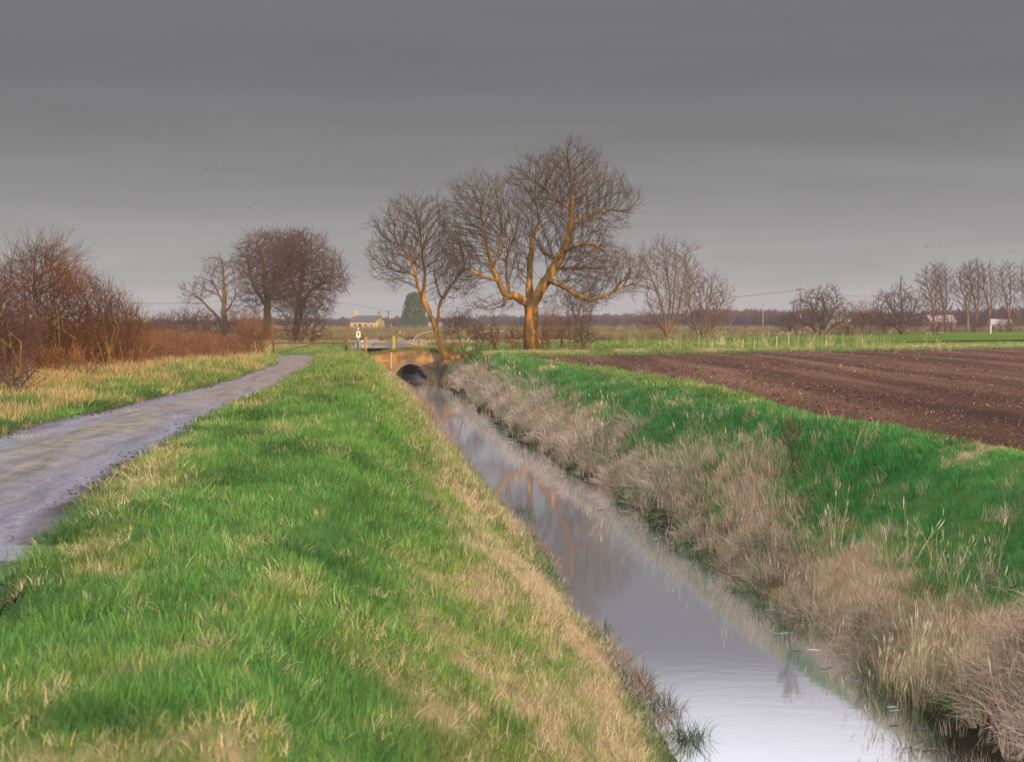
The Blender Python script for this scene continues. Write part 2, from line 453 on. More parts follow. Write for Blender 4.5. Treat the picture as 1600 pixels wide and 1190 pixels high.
# ------------------------------------------------------------------ flat sheets beyond: crop field, farm road
def sheet(name, pts, z, mat):
    bm = bmesh.new(); bm.faces.new([bm.verts.new((x, y, z)) for x, y in pts])
    bmesh.ops.recalc_face_normals(bm, faces=bm.faces)
    me = bpy.data.meshes.new(name); bm.to_mesh(me); bm.free(); me.materials.append(mat)
    if me.polygons[0].normal.z < 0: me.flip_normals()
    return tag(link(name, me), kind='structure')
MAT['crop'] = M('winter_crop', (0.05, 0.085, 0.012), (0.08, 0.12, 0.016), 0.05, detail=8, map_scale=(1, 3, 1), spec=0.0)
sheet('crop_field', [(6, 112), (12, 113), (27, 128), (62, 155), (160, 220), (420, 400), (420, 760), (132, 330), (75, 246), (22, 168), (4, 140)], 2.76, MAT['crop'])
MAT['road'] = M('pale_farm_road', (0.12, 0.11, 0.085), (0.21, 0.19, 0.175), 0.8, detail=8, spec=0.05)
def ribbon(name, pts, w, mat, zoff=0.03):
    pts = [Vector((p[0], p[1], 0)) for p in pts]
    v = []; f = []
    for i, p in enumerate(pts):
        d = (pts[min(i + 1, len(pts) - 1)] - pts[max(i - 1, 0)]).normalized(); n = Vector((-d.y, d.x, 0))
        ww = w[i] if isinstance(w, list) else w
        for s in (-1, 0, 1):
            q = p + n * s * ww / 2; v.append((q.x, q.y, 2.72 + zoff))
    for i in range(len(pts) - 1):
        for k in (0, 1):
            a = i * 3 + k; f.append((a, a + 1, a + 4, a + 3))
    me = npmesh(name, v, np.array(f), mat)
    return tag(link(name, me), kind='structure')
def gp(px, py, z=2.72):
    y = (CZ - z) * F / (py - 505.0); return (XP(px, y, py), y)
ribbon('farm_road', [gp(558, 546), gp(568, 539), gp(578, 532), gp(588, 526.5), gp(598, 521), gp(606, 517)], [1.4, 1.6, 2.0, 2.8, 4, 5], MAT['road'])
MAT['yard'] = M('grey_hardstanding', (0.07, 0.058, 0.055), (0.15, 0.13, 0.125), 0.4, detail=8, spec=0.05)
sheet('hardstanding', [gp(570, 544), gp(616, 543.5), gp(652, 541), gp(640, 536), gp(600, 533), gp(585, 537)], 2.70, MAT['yard'])

# ------------------------------------------------------------------ the tarred track
ty = concat(np.arange(-20, 4, 1.0), np.arange(4, 30, 0.15), np.arange(30, 86, 0.35))
tt = np.linspace(0, 1, 34)
TT, TY = np.meshgrid(tt, ty)
l_ = tr_l(TY) - .16 + 0.28 * (fbm(TY * 0.7, TY * 0 + 5, 41) - 0.5); r_ = tr_r(TY) + .14 + 0.24 * (fbm(TY * 0.8, TY * 0 + 7, 43) - 0.5)
TX = l_ + (r_ - l_) * TT
zb = topl(TY)
prof = 0.035 * np.sin(TT * math.pi) - 0.045 * (np.exp(-((TT - 0.24) / 0.1) ** 2) + np.exp(-((TT - 0.78) / 0.1) ** 2))
TZ = zb - 0.02 + prof + 0.03 * (fbm(TX * 0.6, TY * 0.35, 45) - 0.5) - 0.04 * (TT > 0.97) - 0.04 * (TT < 0.03)
PUD = [(-4.15, 9.75, .75, .40, .15, 3), (-7.55, 19.8, .45, .35, .1, 5), (-7.9, 25.5, .3, .9, 0., 8), (-5.3, 9.0, .4, .3, 0., 9)]
for (cx, cy, rx, ry, ro, sd_) in PUD:
    TZ = TZ - (TZ - (zb - .08) + .035) * np.exp(-(((TX - cx) / rx) ** 2 + ((TY - cy) / ry) ** 2)) * (.5 + 1.0 * fbm(TX * 3, TY * 2.2, 2))
nt_, mt_ = TT.shape
idx = np.arange(nt_ * mt_).reshape(nt_, mt_)
quads = np.stack([idx[:-1, :-1], idx[:-1, 1:], idx[1:, 1:], idx[1:, :-1]], -1).reshape(-1, 4)
m = bpy.data.materials.new('worn_tarmac'); m.use_nodes = True
t = m.node_tree; b = t.nodes['Principled BSDF']
me = npmesh('track', np.stack([TX, TY, TZ], -1).reshape(-1, 3), quads, m)
vattr(me, 'across', TT.reshape(-1)); vattr(me, 'along', TY.reshape(-1))
aa = t.nodes.new('ShaderNodeAttribute'); aa.attribute_name = 'across'
al = t.nodes.new('ShaderNodeAttribute'); al.attribute_name = 'along'
cb = t.nodes.new('ShaderNodeCombineXYZ'); t.links.new(aa.outputs['Fac'], cb.inputs[0]); t.links.new(al.outputs['Fac'], cb.inputs[1])
co = t.nodes.new('ShaderNodeTexCoord')
ng = t.nodes.new('ShaderNodeTexNoise'); ng.inputs['Scale'].default_value = 13; ng.inputs['Detail'].default_value = 8; ng.inputs['Roughness'].default_value = .75
t.links.new(co.outputs['Object'], ng.inputs[0])
nb = t.nodes.new('ShaderNodeTexNoise'); nb.inputs['Scale'].default_value = 0.9; nb.inputs['Detail'].default_value = 7
t.links.new(co.outputs['Object'], nb.inputs[0])
mpp = t.nodes.new('ShaderNodeMapping'); mpp.inputs['Scale'].default_value = (6, 0.35, 1); t.links.new(cb.outputs[0], mpp.inputs[0])
ns = t.nodes.new('ShaderNodeTexNoise'); ns.inputs['Scale'].default_value = 1; ns.inputs['Detail'].default_value = 5; t.links.new(mpp.outputs[0], ns.inputs[0])
# base tar colour
r0 = t.nodes.new('ShaderNodeValToRGB'); e = r0.color_ramp.elements
e[0].position = 0.3; e[0].color = (0.105, 0.097, 0.118, 1); e[1].position = 0.7; e[1].color = (0.155, 0.143, 0.175, 1)
t.links.new(nb.outputs['Fac'], r0.inputs[0])
r0b = t.nodes.new('ShaderNodeValToRGB'); e = r0b.color_ramp.elements
e[0].position = 0.3; e[0].color = (0.35, 0.35, 0.35, 1); e[1].position = 0.7; e[1].color = (1.6, 1.6, 1.6, 1); t.links.new(ng.outputs['Fac'], r0b.inputs[0])
mx0 = t.nodes.new('ShaderNodeMix'); mx0.data_type = 'RGBA'; mx0.blend_type = 'MULTIPLY'; mx0.inputs[0].default_value = 1
t.links.new(r0.outputs[0], mx0.inputs[6]); t.links.new(r0b.outputs[0], mx0.inputs[7])
# centre strip of grit and moss
def bell(c, w):
    s = t.nodes.new('ShaderNodeMath'); s.operation = 'SUBTRACT'; t.links.new(aa.outputs['Fac'], s.inputs[0]); s.inputs[1].default_value = c
    a_ = t.nodes.new('ShaderNodeMath'); a_.operation = 'ABSOLUTE'; t.links.new(s.outputs[0], a_.inputs[0])
    q = t.nodes.new('ShaderNodeMapRange'); q.interpolation_type = 'SMOOTHSTEP'; q.inputs['From Min'].default_value = 0; q.inputs['From Max'].default_value = w
    q.inputs['To Min'].default_value = 1; q.inputs['To Max'].default_value = 0; t.links.new(a_.outputs[0], q.inputs['Value'])
    return q
cbell = bell(0.5, 0.36)
pm = t.nodes.new('ShaderNodeMath'); pm.operation = 'MULTIPLY_ADD'; pm.inputs[1].default_value = 2.6; t.links.new(ns.outputs['Fac'], pm.inputs[0]); pm.inputs[2].default_value = -0.62
pm2 = t.nodes.new('ShaderNodeMath'); pm2.operation = 'MULTIPLY'; pm2.use_clamp = True; t.links.new(cbell.outputs[0], pm2.inputs[0]); t.links.new(pm.outputs[0], pm2.inputs[1])
rg = t.nodes.new('ShaderNodeValToRGB'); e = rg.color_ramp.elements
e[0].position = 0.38; e[0].color = (0.075, 0.085, 0.035, 1); e[1].position = 0.6; e[1].color = (0.20, 0.145, 0.105, 1)
ngm = t.nodes.new('ShaderNodeTexNoise'); ngm.inputs['Scale'].default_value = 3; ngm.inputs['Detail'].default_value = 8; t.links.new(co.outputs['Object'], ngm.inputs[0])
t.links.new(ngm.outputs['Fac'], rg.inputs[0])
mx1 = t.nodes.new('ShaderNodeMix'); mx1.data_type = 'RGBA'; t.links.new(pm2.outputs[0], mx1.inputs[0]); t.links.new(mx0.outputs[2], mx1.inputs[6]); t.links.new(rg.outputs[0], mx1.inputs[7])
# wet mud along both edges
eb = t.nodes.new('ShaderNodeMath'); eb.operation = 'SUBTRACT'; t.links.new(aa.outputs['Fac'], eb.inputs[0]); eb.inputs[1].default_value = 0.5
ea = t.nodes.new('ShaderNodeMath'); ea.operation = 'ABSOLUTE'; t.links.new(eb.outputs[0], ea.inputs[0])
ec = t.nodes.new('ShaderNodeMath'); ec.operation = 'MULTIPLY_ADD'; ec.inputs[1].default_value = 0.16; t.links.new(nb.outputs['Fac'], ec.inputs[0]); t.links.new(ea.outputs[0], ec.inputs[2])
em = t.nodes.new('ShaderNodeMapRange'); em.interpolation_type = 'SMOOTHSTEP'; em.inputs['From Min'].default_value = 0.44; em.inputs['From Max'].default_value = 0.53; t.links.new(ec.outputs[0], em.inputs['Value'])
mx2 = t.nodes.new('ShaderNodeMix'); mx2.data_type = 'RGBA'; t.links.new(em.outputs[0], mx2.inputs[0]); t.links.new(mx1.outputs[2], mx2.inputs[6]); mx2.inputs[7].default_value = (0.038, 0.027, 0.024, 1)
# the far end is gritty brown, and transverse seams and dark scuffs cross the tar
fb = t.nodes.new('ShaderNodeMapRange'); fb.inputs['From Min'].default_value = 20; fb.inputs['From Max'].default_value = 48; fb.inputs['To Max'].default_value = .9; t.links.new(al.outputs['Fac'], fb.inputs['Value'])
fm = t.nodes.new('ShaderNodeMath'); fm.operation = 'MULTIPLY'; t.links.new(fb.outputs[0], fm.inputs[0])
fr = t.nodes.new('ShaderNodeMapRange'); fr.inputs['From Min'].default_value = .35; fr.inputs['From Max'].default_value = .6; t.links.new(ns.outputs['Fac'], fr.inputs['Value']); t.links.new(fr.outputs[0], fm.inputs[1])
mx3 = t.nodes.new('ShaderNodeMix'); mx3.data_type = 'RGBA'; t.links.new(fm.outputs[0], mx3.inputs[0]); t.links.new(mx2.outputs[2], mx3.inputs[6]); mx3.inputs[7].default_value = (0.16, 0.088, 0.055, 1)
mps = t.nodes.new('ShaderNodeMapping'); mps.inputs['Scale'].default_value = (7.0, 0.22, 1); t.links.new(cb.outputs[0], mps.inputs[0])
nse = t.nodes.new('ShaderNodeTexNoise'); nse.inputs['Scale'].default_value = 1.6; nse.inputs['Detail'].default_value = 9; nse.inputs['Roughness'].default_value = .7; t.links.new(mps.outputs[0], nse.inputs[0])
rse = t.nodes.new('ShaderNodeValToRGB'); e = rse.color_ramp.elements; e[0].position = .34; e[0].color = (.50, .47, .44, 1); e[1].position = .56; e[1].color = (1, 1, 1, 1); t.links.new(nse.outputs['Fac'], rse.inputs[0])
mx4 = t.nodes.new('ShaderNodeMix'); mx4.data_type = 'RGBA'; mx4.blend_type = 'MULTIPLY'; mx4.inputs[0].default_value = 1; t.links.new(mx3.outputs[2], mx4.inputs[6]); t.links.new(rse.outputs[0], mx4.inputs[7])
t.links.new(mx4.outputs[2], b.inputs['Base Color'])
b.inputs['Specular IOR Level'].default_value = 0.16
rr = t.nodes.new('ShaderNodeMapRange'); rr.inputs['From Min'].default_value = 0.35; rr.inputs['From Max'].default_value = 0.65; rr.inputs['To Min'].default_value = 0.55; rr.inputs['To Max'].default_value = 0.9
t.links.new(nb.outputs['Fac'], rr.inputs['Value']); t.links.new(rr.outputs[0], b.inputs['Roughness'])
bp = t.nodes.new('ShaderNodeBump'); bp.inputs['Distance'].default_value = 0.006; t.links.new(ng.outputs['Fac'], bp.inputs['Height']); t.links.new(bp.outputs[0], b.inputs['Normal'])
track = link('track', me); tag(track, kind='structure')

# ------------------------------------------------------------------ water
def water_mat(name, refl=0.75, tint=(0.98, 0.97, 1.0), rough=0.07, wave=0.02, sc_=(1.2, 3.5, 1), rough2=.34, veil=.10):
    m = bpy.data.materials.new(name); m.use_nodes = True
    t = m.node_tree; b = t.nodes['Principled BSDF']; o = t.nodes['Material Output']
    b.inputs['Base Color'].default_value = (0.035, 0.03, 0.028, 1); b.inputs['Roughness'].default_value = 0.1
    g = t.nodes.new('ShaderNodeBsdfGlossy'); g.inputs['Color'].default_value = (*tint, 1); g.inputs['Roughness'].default_value = rough
    lw = t.nodes.new('ShaderNodeLayerWeight'); lw.inputs['Blend'].default_value = 0.5
    mr = t.nodes.new('ShaderNodeMapRange'); mr.inputs['From Min'].default_value = 0.3; mr.inputs['From Max'].default_value = 0.9
    mr.inputs['To Min'].default_value = 0.25; mr.inputs['To Max'].default_value = refl; t.links.new(lw.outputs['Facing'], mr.inputs['Value'])
    g2 = t.nodes.new('ShaderNodeBsdfGlossy'); g2.inputs['Color'].default_value = (*tint, 1); g2.inputs['Roughness'].default_value = rough2
    gm_ = t.nodes.new('ShaderNodeMixShader'); gm_.inputs[0].default_value = veil; t.links.new(g.outputs[0], gm_.inputs[1]); t.links.new(g2.outputs[0], gm_.inputs[2])
    mx = t.nodes.new('ShaderNodeMixShader'); t.links.new(mr.outputs[0], mx.inputs[0]); t.links.new(b.outputs[0], mx.inputs[1]); t.links.new(gm_.outputs[0], mx.inputs[2])
    t.links.new(mx.outputs[0], o.inputs['Surface'])
    co = t.nodes.new('ShaderNodeTexCoord'); ma = t.nodes.new('ShaderNodeMapping'); ma.inputs['Scale'].default_value = sc_
    t.links.new(co.outputs['Object'], ma.inputs[0])
    n = t.nodes.new('ShaderNodeTexNoise'); n.inputs['Scale'].default_value = 2.2; n.inputs['Detail'].default_value = 3; t.links.new(ma.outputs[0], n.inputs[0])
    bp = t.nodes.new('ShaderNodeBump'); bp.inputs['Distance'].default_value = wave; t.links.new(n.outputs['Fac'], bp.inputs['Height'])
    for s in (b, g, lw): t.links.new(bp.outputs[0], s.inputs['Normal'])
    return m
MAT['water'] = water_mat('drain_water', 0.95, wave=0.0006, rough=0.045, sc_=(.9, 2.2, 1))
wy = concat(np.arange(-60, 0, 6.0), np.arange(0, 129, 1.5))
v = []; f = []
for i, y in enumerate(wy):
    v += [(float(xc(y)) - 2.5, y, 0), (float(xc(y)) + 2.6, y, 0)]
for i in range(len(wy) - 1): f.append((2 * i, 2 * i + 1, 2 * i + 3, 2 * i + 2))
tag(link('water', npmesh('water', v, np.array(f), MAT['water'])), kind='structure')
# puddle at the near edge of the track
MAT['puddle'] = water_mat('puddle_water', 0.97, tint=(0.95, 0.95, 1.0), rough=0.03, wave=0.002, veil=.2)
def puddle(cx, cy, rx, ry, rot, seed, zoff=-0.012):
    rnd = random.Random(seed); n = 40; v = [(cx, cy, 0)]
    ph = [rnd.uniform(0, 6.28) for _ in range(4)]
    z = float(topl(cy)) + zoff
    for i in range(n):
        a = i / n * 2 * math.pi
        k = 1 + 0.22 * math.sin(2 * a + ph[0]) + 0.15 * math.sin(3 * a + ph[1]) + 0.1 * math.sin(5 * a + ph[2]) + 0.05 * math.sin(9 * a + ph[3])
        x = rx * k * math.cos(a); y = ry * k * math.sin(a)
        v.append((cx + x * math.cos(rot) - y * math.sin(rot), cy + x * math.sin(rot) + y * math.cos(rot), 0))
    bm = bmesh.new(); vs = [bm.verts.new((a, b_, z)) for a, b_, c in v]
    for i in range(n): bm.faces.new((vs[0], vs[1 + i], vs[1 + (i + 1) % n]))
    me = bpy.data.meshes.new('puddle'); bm.to_mesh(me); bm.free(); me.materials.append(MAT['puddle'])
    return tag(link('puddle', me), kind='structure')
for (cx, cy, rx, ry, ro, sd_) in PUD: puddle(cx, cy, rx * 1.25, ry * 1.25, ro, sd_, -0.058)
#NEXT
# ------------------------------------------------------------------ plant pieces (kept out of the scene, instanced as ground cover)
def blades(name, n, hmin, hmax, spread, width, bend, seed, lean=0.0, segs=3, mat='blade', head=0.0, droop=0.0):
    rnd = np.random.RandomState(seed)
    V = []; Fq = []; Ft = []; A = []
    for i in range(n):
        a = rnd.uniform(0, 2 * math.pi); rr = spread * math.sqrt(rnd.uniform())
        bx, by = rr * math.cos(a), rr * math.sin(a)
        h = rnd.uniform(hmin, hmax); w = width * rnd.uniform(0.6, 1.2)
        da = a + rnd.normal(0, 0.8); d = np.array([math.cos(da), math.sin(da)])
        wa = rnd.uniform(0, math.pi); wd = np.array([math.cos(wa), math.sin(wa)])
        bd = bend * rnd.uniform(0.3, 1.3) * h
        s0 = len(V); tone = rnd.uniform()
        for k in range(segs):
            q = k / segs
            off = d * bd * q ** 1.7 + np.array([bx, by]); z = h * (q - droop * q ** 3)
            ww = w * (1 - 0.55 * q)
            for s in (-.5, .5):
                V.append((off[0] + wd[0] * ww * s, off[1] + wd[1] * ww * s, z)); A.append(tone)
        off = d * bd + np.array([bx, by]); V.append((off[0], off[1], h * (1 - droop))); A.append(tone)
        for k in range(segs - 1):
            b0 = s0 + 2 * k; Fq.append((b0, b0 + 1, b0 + 3, b0 + 2))
        b0 = s0 + 2 * (segs - 1); Ft.append((b0, b0 + 1, b0 + 2))
        if head:
            hh = head * rnd.uniform(0.7, 1.2); s1 = len(V); c = np.array([off[0], off[1], h * (1 - droop)])
            hd = np.array([d[0] * bend, d[1] * bend, 1.0 - droop]); hd /= np.linalg.norm(hd); hw = width * 2.6
            for p, ww in ((c - hd * hh * .5, .2), (c, 1), (c + hd * hh * .5, .1)):
                for s in (-.5, .5): V.append((p[0] + wd[0] * hw * ww * s, p[1] + wd[1] * hw * ww * s, p[2])); A.append(tone)
            Fq += [(s1, s1 + 1, s1 + 3, s1 + 2), (s1 + 2, s1 + 3, s1 + 5, s1 + 4)]
    me = npmesh(name, V, [np.array(Fq), np.array(Ft)], MAT[mat], smooth=False)
    vattr(me, 'blade', A)
    return me
def collection(name, meshes):
    c = bpy.data.collections.new(name)
    for i, me in enumerate(meshes):
        o = bpy.data.objects.new('%s_%d' % (name, i), me); c.objects.link(o)
    return c
def gn_scatter(name, coll, P, R, S, I, T=None, label=None, cat=None):
    me = bpy.data.meshes.new(name)
    me.vertices.add(len(P)); me.vertices.foreach_set('co', np.asarray(P, np.float32).ravel())
    vattr(me, 'rot', R, 'FLOAT_VECTOR'); vattr(me, 'scl', S if np.ndim(S) > 1 else np.stack([S, S, S], -1), 'FLOAT_VECTOR'); vattr(me, 'pick', I, 'INT')
    if T is not None:
        vattr(me, 'tint', np.concatenate([T, np.ones((len(T), 1))], 1), 'FLOAT_COLOR')
    o = link(name, me)
    g = bpy.data.node_groups.new(name, 'GeometryNodeTree')
    g.interface.new_socket('Geometry', in_out='INPUT', socket_type='NodeSocketGeometry')
    g.interface.new_socket('Geometry', in_out='OUTPUT', socket_type='NodeSocketGeometry')
    gi = g.nodes.new('NodeGroupInput'); go = g.nodes.new('NodeGroupOutput')
    ip = g.nodes.new('GeometryNodeInstanceOnPoints')
    ci = g.nodes.new('GeometryNodeCollectionInfo'); ci.inputs['Collection'].default_value = coll
    ci.inputs['Separate Children'].default_value = True; ci.inputs['Reset Children'].default_value = True
    def na(nm, ty):
        n = g.nodes.new('GeometryNodeInputNamedAttribute'); n.data_type = ty; n.inputs['Name'].default_value = nm
        return [s for s in n.outputs if s.enabled and s.name == 'Attribute'][0]
    g.links.new(gi.outputs[0], ip.inputs['Points']); g.links.new(ci.outputs[0], ip.inputs['Instance'])
    ip.inputs['Pick Instance'].default_value = True
    g.links.new(na('pick', 'INT'), ip.inputs['Instance Index'])
    e2r = g.nodes.new('FunctionNodeEulerToRotation'); g.links.new(na('rot', 'FLOAT_VECTOR'), e2r.inputs[0]); g.links.new(e2r.outputs[0], ip.inputs['Rotation'])
    g.links.new(na('scl', 'FLOAT_VECTOR'), ip.inputs['Scale'])
    g.links.new(ip.outputs[0], go.inputs[0])
    md = o.modifiers.new('scatter', 'NODES'); md.node_group = g
    return tag(o, label, cat, kind='stuff')

RS = np.random.RandomState(7)
def cand(y0, y1, dens, side=None, xlim=(-200, 200)):
    """random ground points inside a slightly widened view wedge"""
    a = 0.48; bb = 2.6
    area = (y1 - y0) * (2 * (a * (y0 + y1) / 2 + bb))
    n = int(area * dens)
    y = RS.uniform(y0, y1, n); hw = a * y + bb
    x = RS.uniform(-1, 1, n) * hw
    k = (x > xlim[0]) & (x < xlim[1])
    return x[k], y[k]
def inview(x, y): return np.abs(x) < 0.48 * y + 2.6

C_turf = collection('turf', [blades('turf', 40, .04, .11, .15, .0062, .6, s) for s in range(5)])
C_turf_c = collection('turf_c', [blades('turf_c', 30, .08, .16, .20, .013, .5, s + 20) for s in range(4)])
C_straw = collection('straw', [blades('straw', 34, .05, .15, .15, .0045, .6, s + 40, droop=.1) for s in range(5)])
C_straw_c = collection('straw_c', [blades('straw_c', 28, .08, .20, .20, .009, .6, s + 60, droop=.1) for s in range(4)])
C_reed = collection('reed', [blades('reed', 64, .25, .72, .17, .0115, .95, s + 80, segs=4, droop=.42) for s in range(5)])
C_reed_c = collection('reed_c', [blades('reed_c', 50, .28, .68, .22, .019, .9, s + 90, segs=4, droop=.42) for s in range(4)])
C_stalk = collection('stalk', [blades('stalk', 7, .6, 1.05, .12, .008, .28, s + 100, segs=4, droop=.05, head=.16) for s in range(5)])
C_sedge = collection('sedge', [blades('sedge', 34, .22, .55, .10, .010, .7, s + 120, segs=4, droop=.25) for s in range(4)])
def weed(seed):
    rnd = np.random.RandomState(seed); V = []; Fq = []; A = []
    def strip(p, q, w0, w1, tone):
        d = q - p; n = np.cross(d, rnd.normal(size=3)); n /= np.linalg.norm(n) + 1e-9; s = len(V)
        V.extend([p - n * w0, p + n * w0, q + n * w1, q - n * w1]); A.extend([tone] * 4); Fq.append((s, s + 1, s + 2, s + 3))
    for i in range(13):
        a = rnd.uniform(0, 6.28); p = np.array([math.cos(a), math.sin(a), 0]) * rnd.uniform(0, .3); h = rnd.uniform(.6, 1.35)
        d = np.array([rnd.normal(0, .12), rnd.normal(0, .12), 1]); tone = rnd.uniform()
        q = p
        for k in range(5):
            d2 = d + np.array([rnd.normal(0, .08), rnd.normal(0, .08), 0]); q2 = q + d2 * h / 5
            strip(q, q2, .009 * (1 - k / 7), .009 * (1 - (k + 1) / 7), tone)
            if k > 0:
                for _ in range(2):
                    e = np.array([rnd.normal(0, 1), rnd.normal(0, 1), rnd.uniform(.4, 1.2)]); e = e / np.linalg.norm(e) * rnd.uniform(.08, .26)
                    strip(q2, q2 + e, .006, .003, tone)
            q = q2
    me = npmesh('weed', V, np.array(Fq), MAT['blade'], smooth=False); vattr(me, 'blade', A); return me
C_weed = collection('weed', [weed(s + 5) for s in range(5)])

def rots(n, tilt=0.15):
    return np.stack([RS.normal(0, tilt, n), RS.normal(0, tilt, n), RS.uniform(0, 6.283, n)], -1)
def mixc(a, b, t): return a + (b - a) * t[:, None]

G_DARK = np.array([.036, .118, .030]); G_MID = np.array([.098, .240, .055]); G_YEL = np.array([.26, .27, .070])
G_TEAL = np.array([.060, .265, .070])
S_STRAW = np.array([.45, .37, .19]); S_PALE = np.array([.60, .49, .33]); S_ORANGE = np.array([.40, .24, .10]); S_PINK = np.array([.58, .385, .325]); S_GREY = np.array([.38, .33, .24])

buf = {k: [] for k in ('turf', 'turf_c', 'straw', 'straw_c', 'reed', 'reed_c')}
def add(key, x, y, sc_, tint, tilt=0.15, sink=0.015, rot=None):
    z = H(x, y) - sink
    buf[key].append((np.stack([x, y, z], -1), rots(len(x), tilt) if rot is None else rot, sc_, tint))

for (y0, y1, dens, c, gs) in ((2.2, 7, 135, '', 0.8), (7, 13, 75, '', 1.0), (13, 22, 62, '', 1.2), (22, 36, 36, '_c', 1.15), (36, 60, 18, '_c', 1.5), (60, 98, 6.5, '_c', 2.0), (98, 135, 2.2, '_c', 2.6)):
    x, y = cand(y0, y1, dens)
    u = x - xc(y)
    ok = ~in_track(x, y, 0.0) & ~in_field(x, y, 0.03) & ~((u > -1.25) & (u < 1.3)) & (x > tr_l(y) - 14) & ~((y > 84) & (x > tr_l(y)-1) & (x < tr_r(y)+1) & (y < 92))
    ok &= ~((y > 99) & (x > -17) & (x < 4) & (y < 106))
    ok &= ~(((u > 0) & (u < 1.95) | (u < 0) & (u > -1.62)) & (RS.uniform(size=len(x)) < .8))
    x, y, u = x[ok], y[ok], u[ok]; n = len(x)
    dry = grass_tone(x, y)
    isd = RS.uniform(size=n) < dry * np.where((u < -3.6) & (x > tr_l(y)), 0.66, .92) + 0.07
    lumpy = fbm(x * 1.3, y * 0.8, 91); huge = fbm(x * 0.25, y * 0.12, 95)
    warm = sstep(16, 60, y)
    # thin out near the very edge of the track
    edge = np.minimum(np.abs(x - tr_r(y)), np.abs(x - tr_l(y)))
    hs = np.where(edge < 0.5, 0.6 + 0.8 * edge, 1.0)
    # --- green
    g = ~isd
    gx, gy = x[g], y[g]
    rk = (u[g] > 0)
    sl = rk & (u[g] < 5.2)
    tnt = mixc(np.tile(G_DARK, (g.sum(), 1)), np.tile(G_MID, (g.sum(), 1)), sstep(.36, .62, lumpy[g]))
    tnt = mixc(tnt, np.tile(G_YEL, (g.sum(), 1)), np.clip(0.25 * warm[g] + 0.5 * dry[g] + 0.15 * RS.uniform(size=g.sum()), 0, .8))
    tnt = np.where(sl[:, None], mixc(tnt, np.tile(G_TEAL, (g.sum(), 1)), np.full(g.sum(), .55)), tnt)
    tnt = tnt * (0.8 + 0.4 * RS.uniform(size=(g.sum(), 1)))
    hh = (0.65 + 0.8 * lumpy[g]) * hs[g] * np.where(rk, np.where(u[g] > 4.6, .62, 1.3), np.where(u[g] > -2.6, .7, 1.0))
    sc3 = np.stack([np.full(g.sum(), gs), np.full(g.sum(), gs), gs ** 0.55 * hh], -1)
    add('turf' + c, gx, gy, sc3, tnt, 0.2)
    # --- straw
    d = isd; dx, dy = x[d], y[d]; m_ = d.sum()
    tnt = mixc(np.tile(S_STRAW, (m_, 1)), np.tile(S_PALE, (m_, 1)), RS.uniform(size=m_))
    left = x[d] < tr_l(y[d])
    tnt = np.where(left[:, None], mixc(tnt, np.tile(S_ORANGE, (m_, 1)), np.full(m_, .55)), tnt)
    tnt = mixc(tnt, np.tile(G_YEL, (m_, 1)), np.clip(0.40 * RS.uniform(size=m_) + np.where(left, 0, .35 * warm[d]), 0, .8))
    rkd = (u[d] > 0)
    tnt = np.where(rkd[:, None], mixc(tnt, np.tile(S_PINK, (m_, 1)), np.full(m_, .5)), tnt)
    sl_ = (u[d] > -4.6) & (u[d] < 0); tnt = np.where(sl_[:, None], mixc(tnt, np.tile(S_GREY * .9, (m_, 1)), np.full(m_, .55)), tnt)
    tnt = tnt * (0.75 + 0.45 * RS.uniform(size=(m_, 1)))
    hh = (0.6 + 0.8 * lumpy[d]) * np.where(left, 1.7, np.where(u[d] > 0, np.where(u[d] > 4.6, .7, 1.9), np.where((u[d] < -4.0) | (u[d] > -2.4), .72, 1.05))) * hs[d]
    sc3 = np.stack([np.full(m_, gs), np.full(m_, gs), gs ** 0.55 * hh], -1)
    add('straw' + c, dx, dy, sc3, tnt, 0.3)

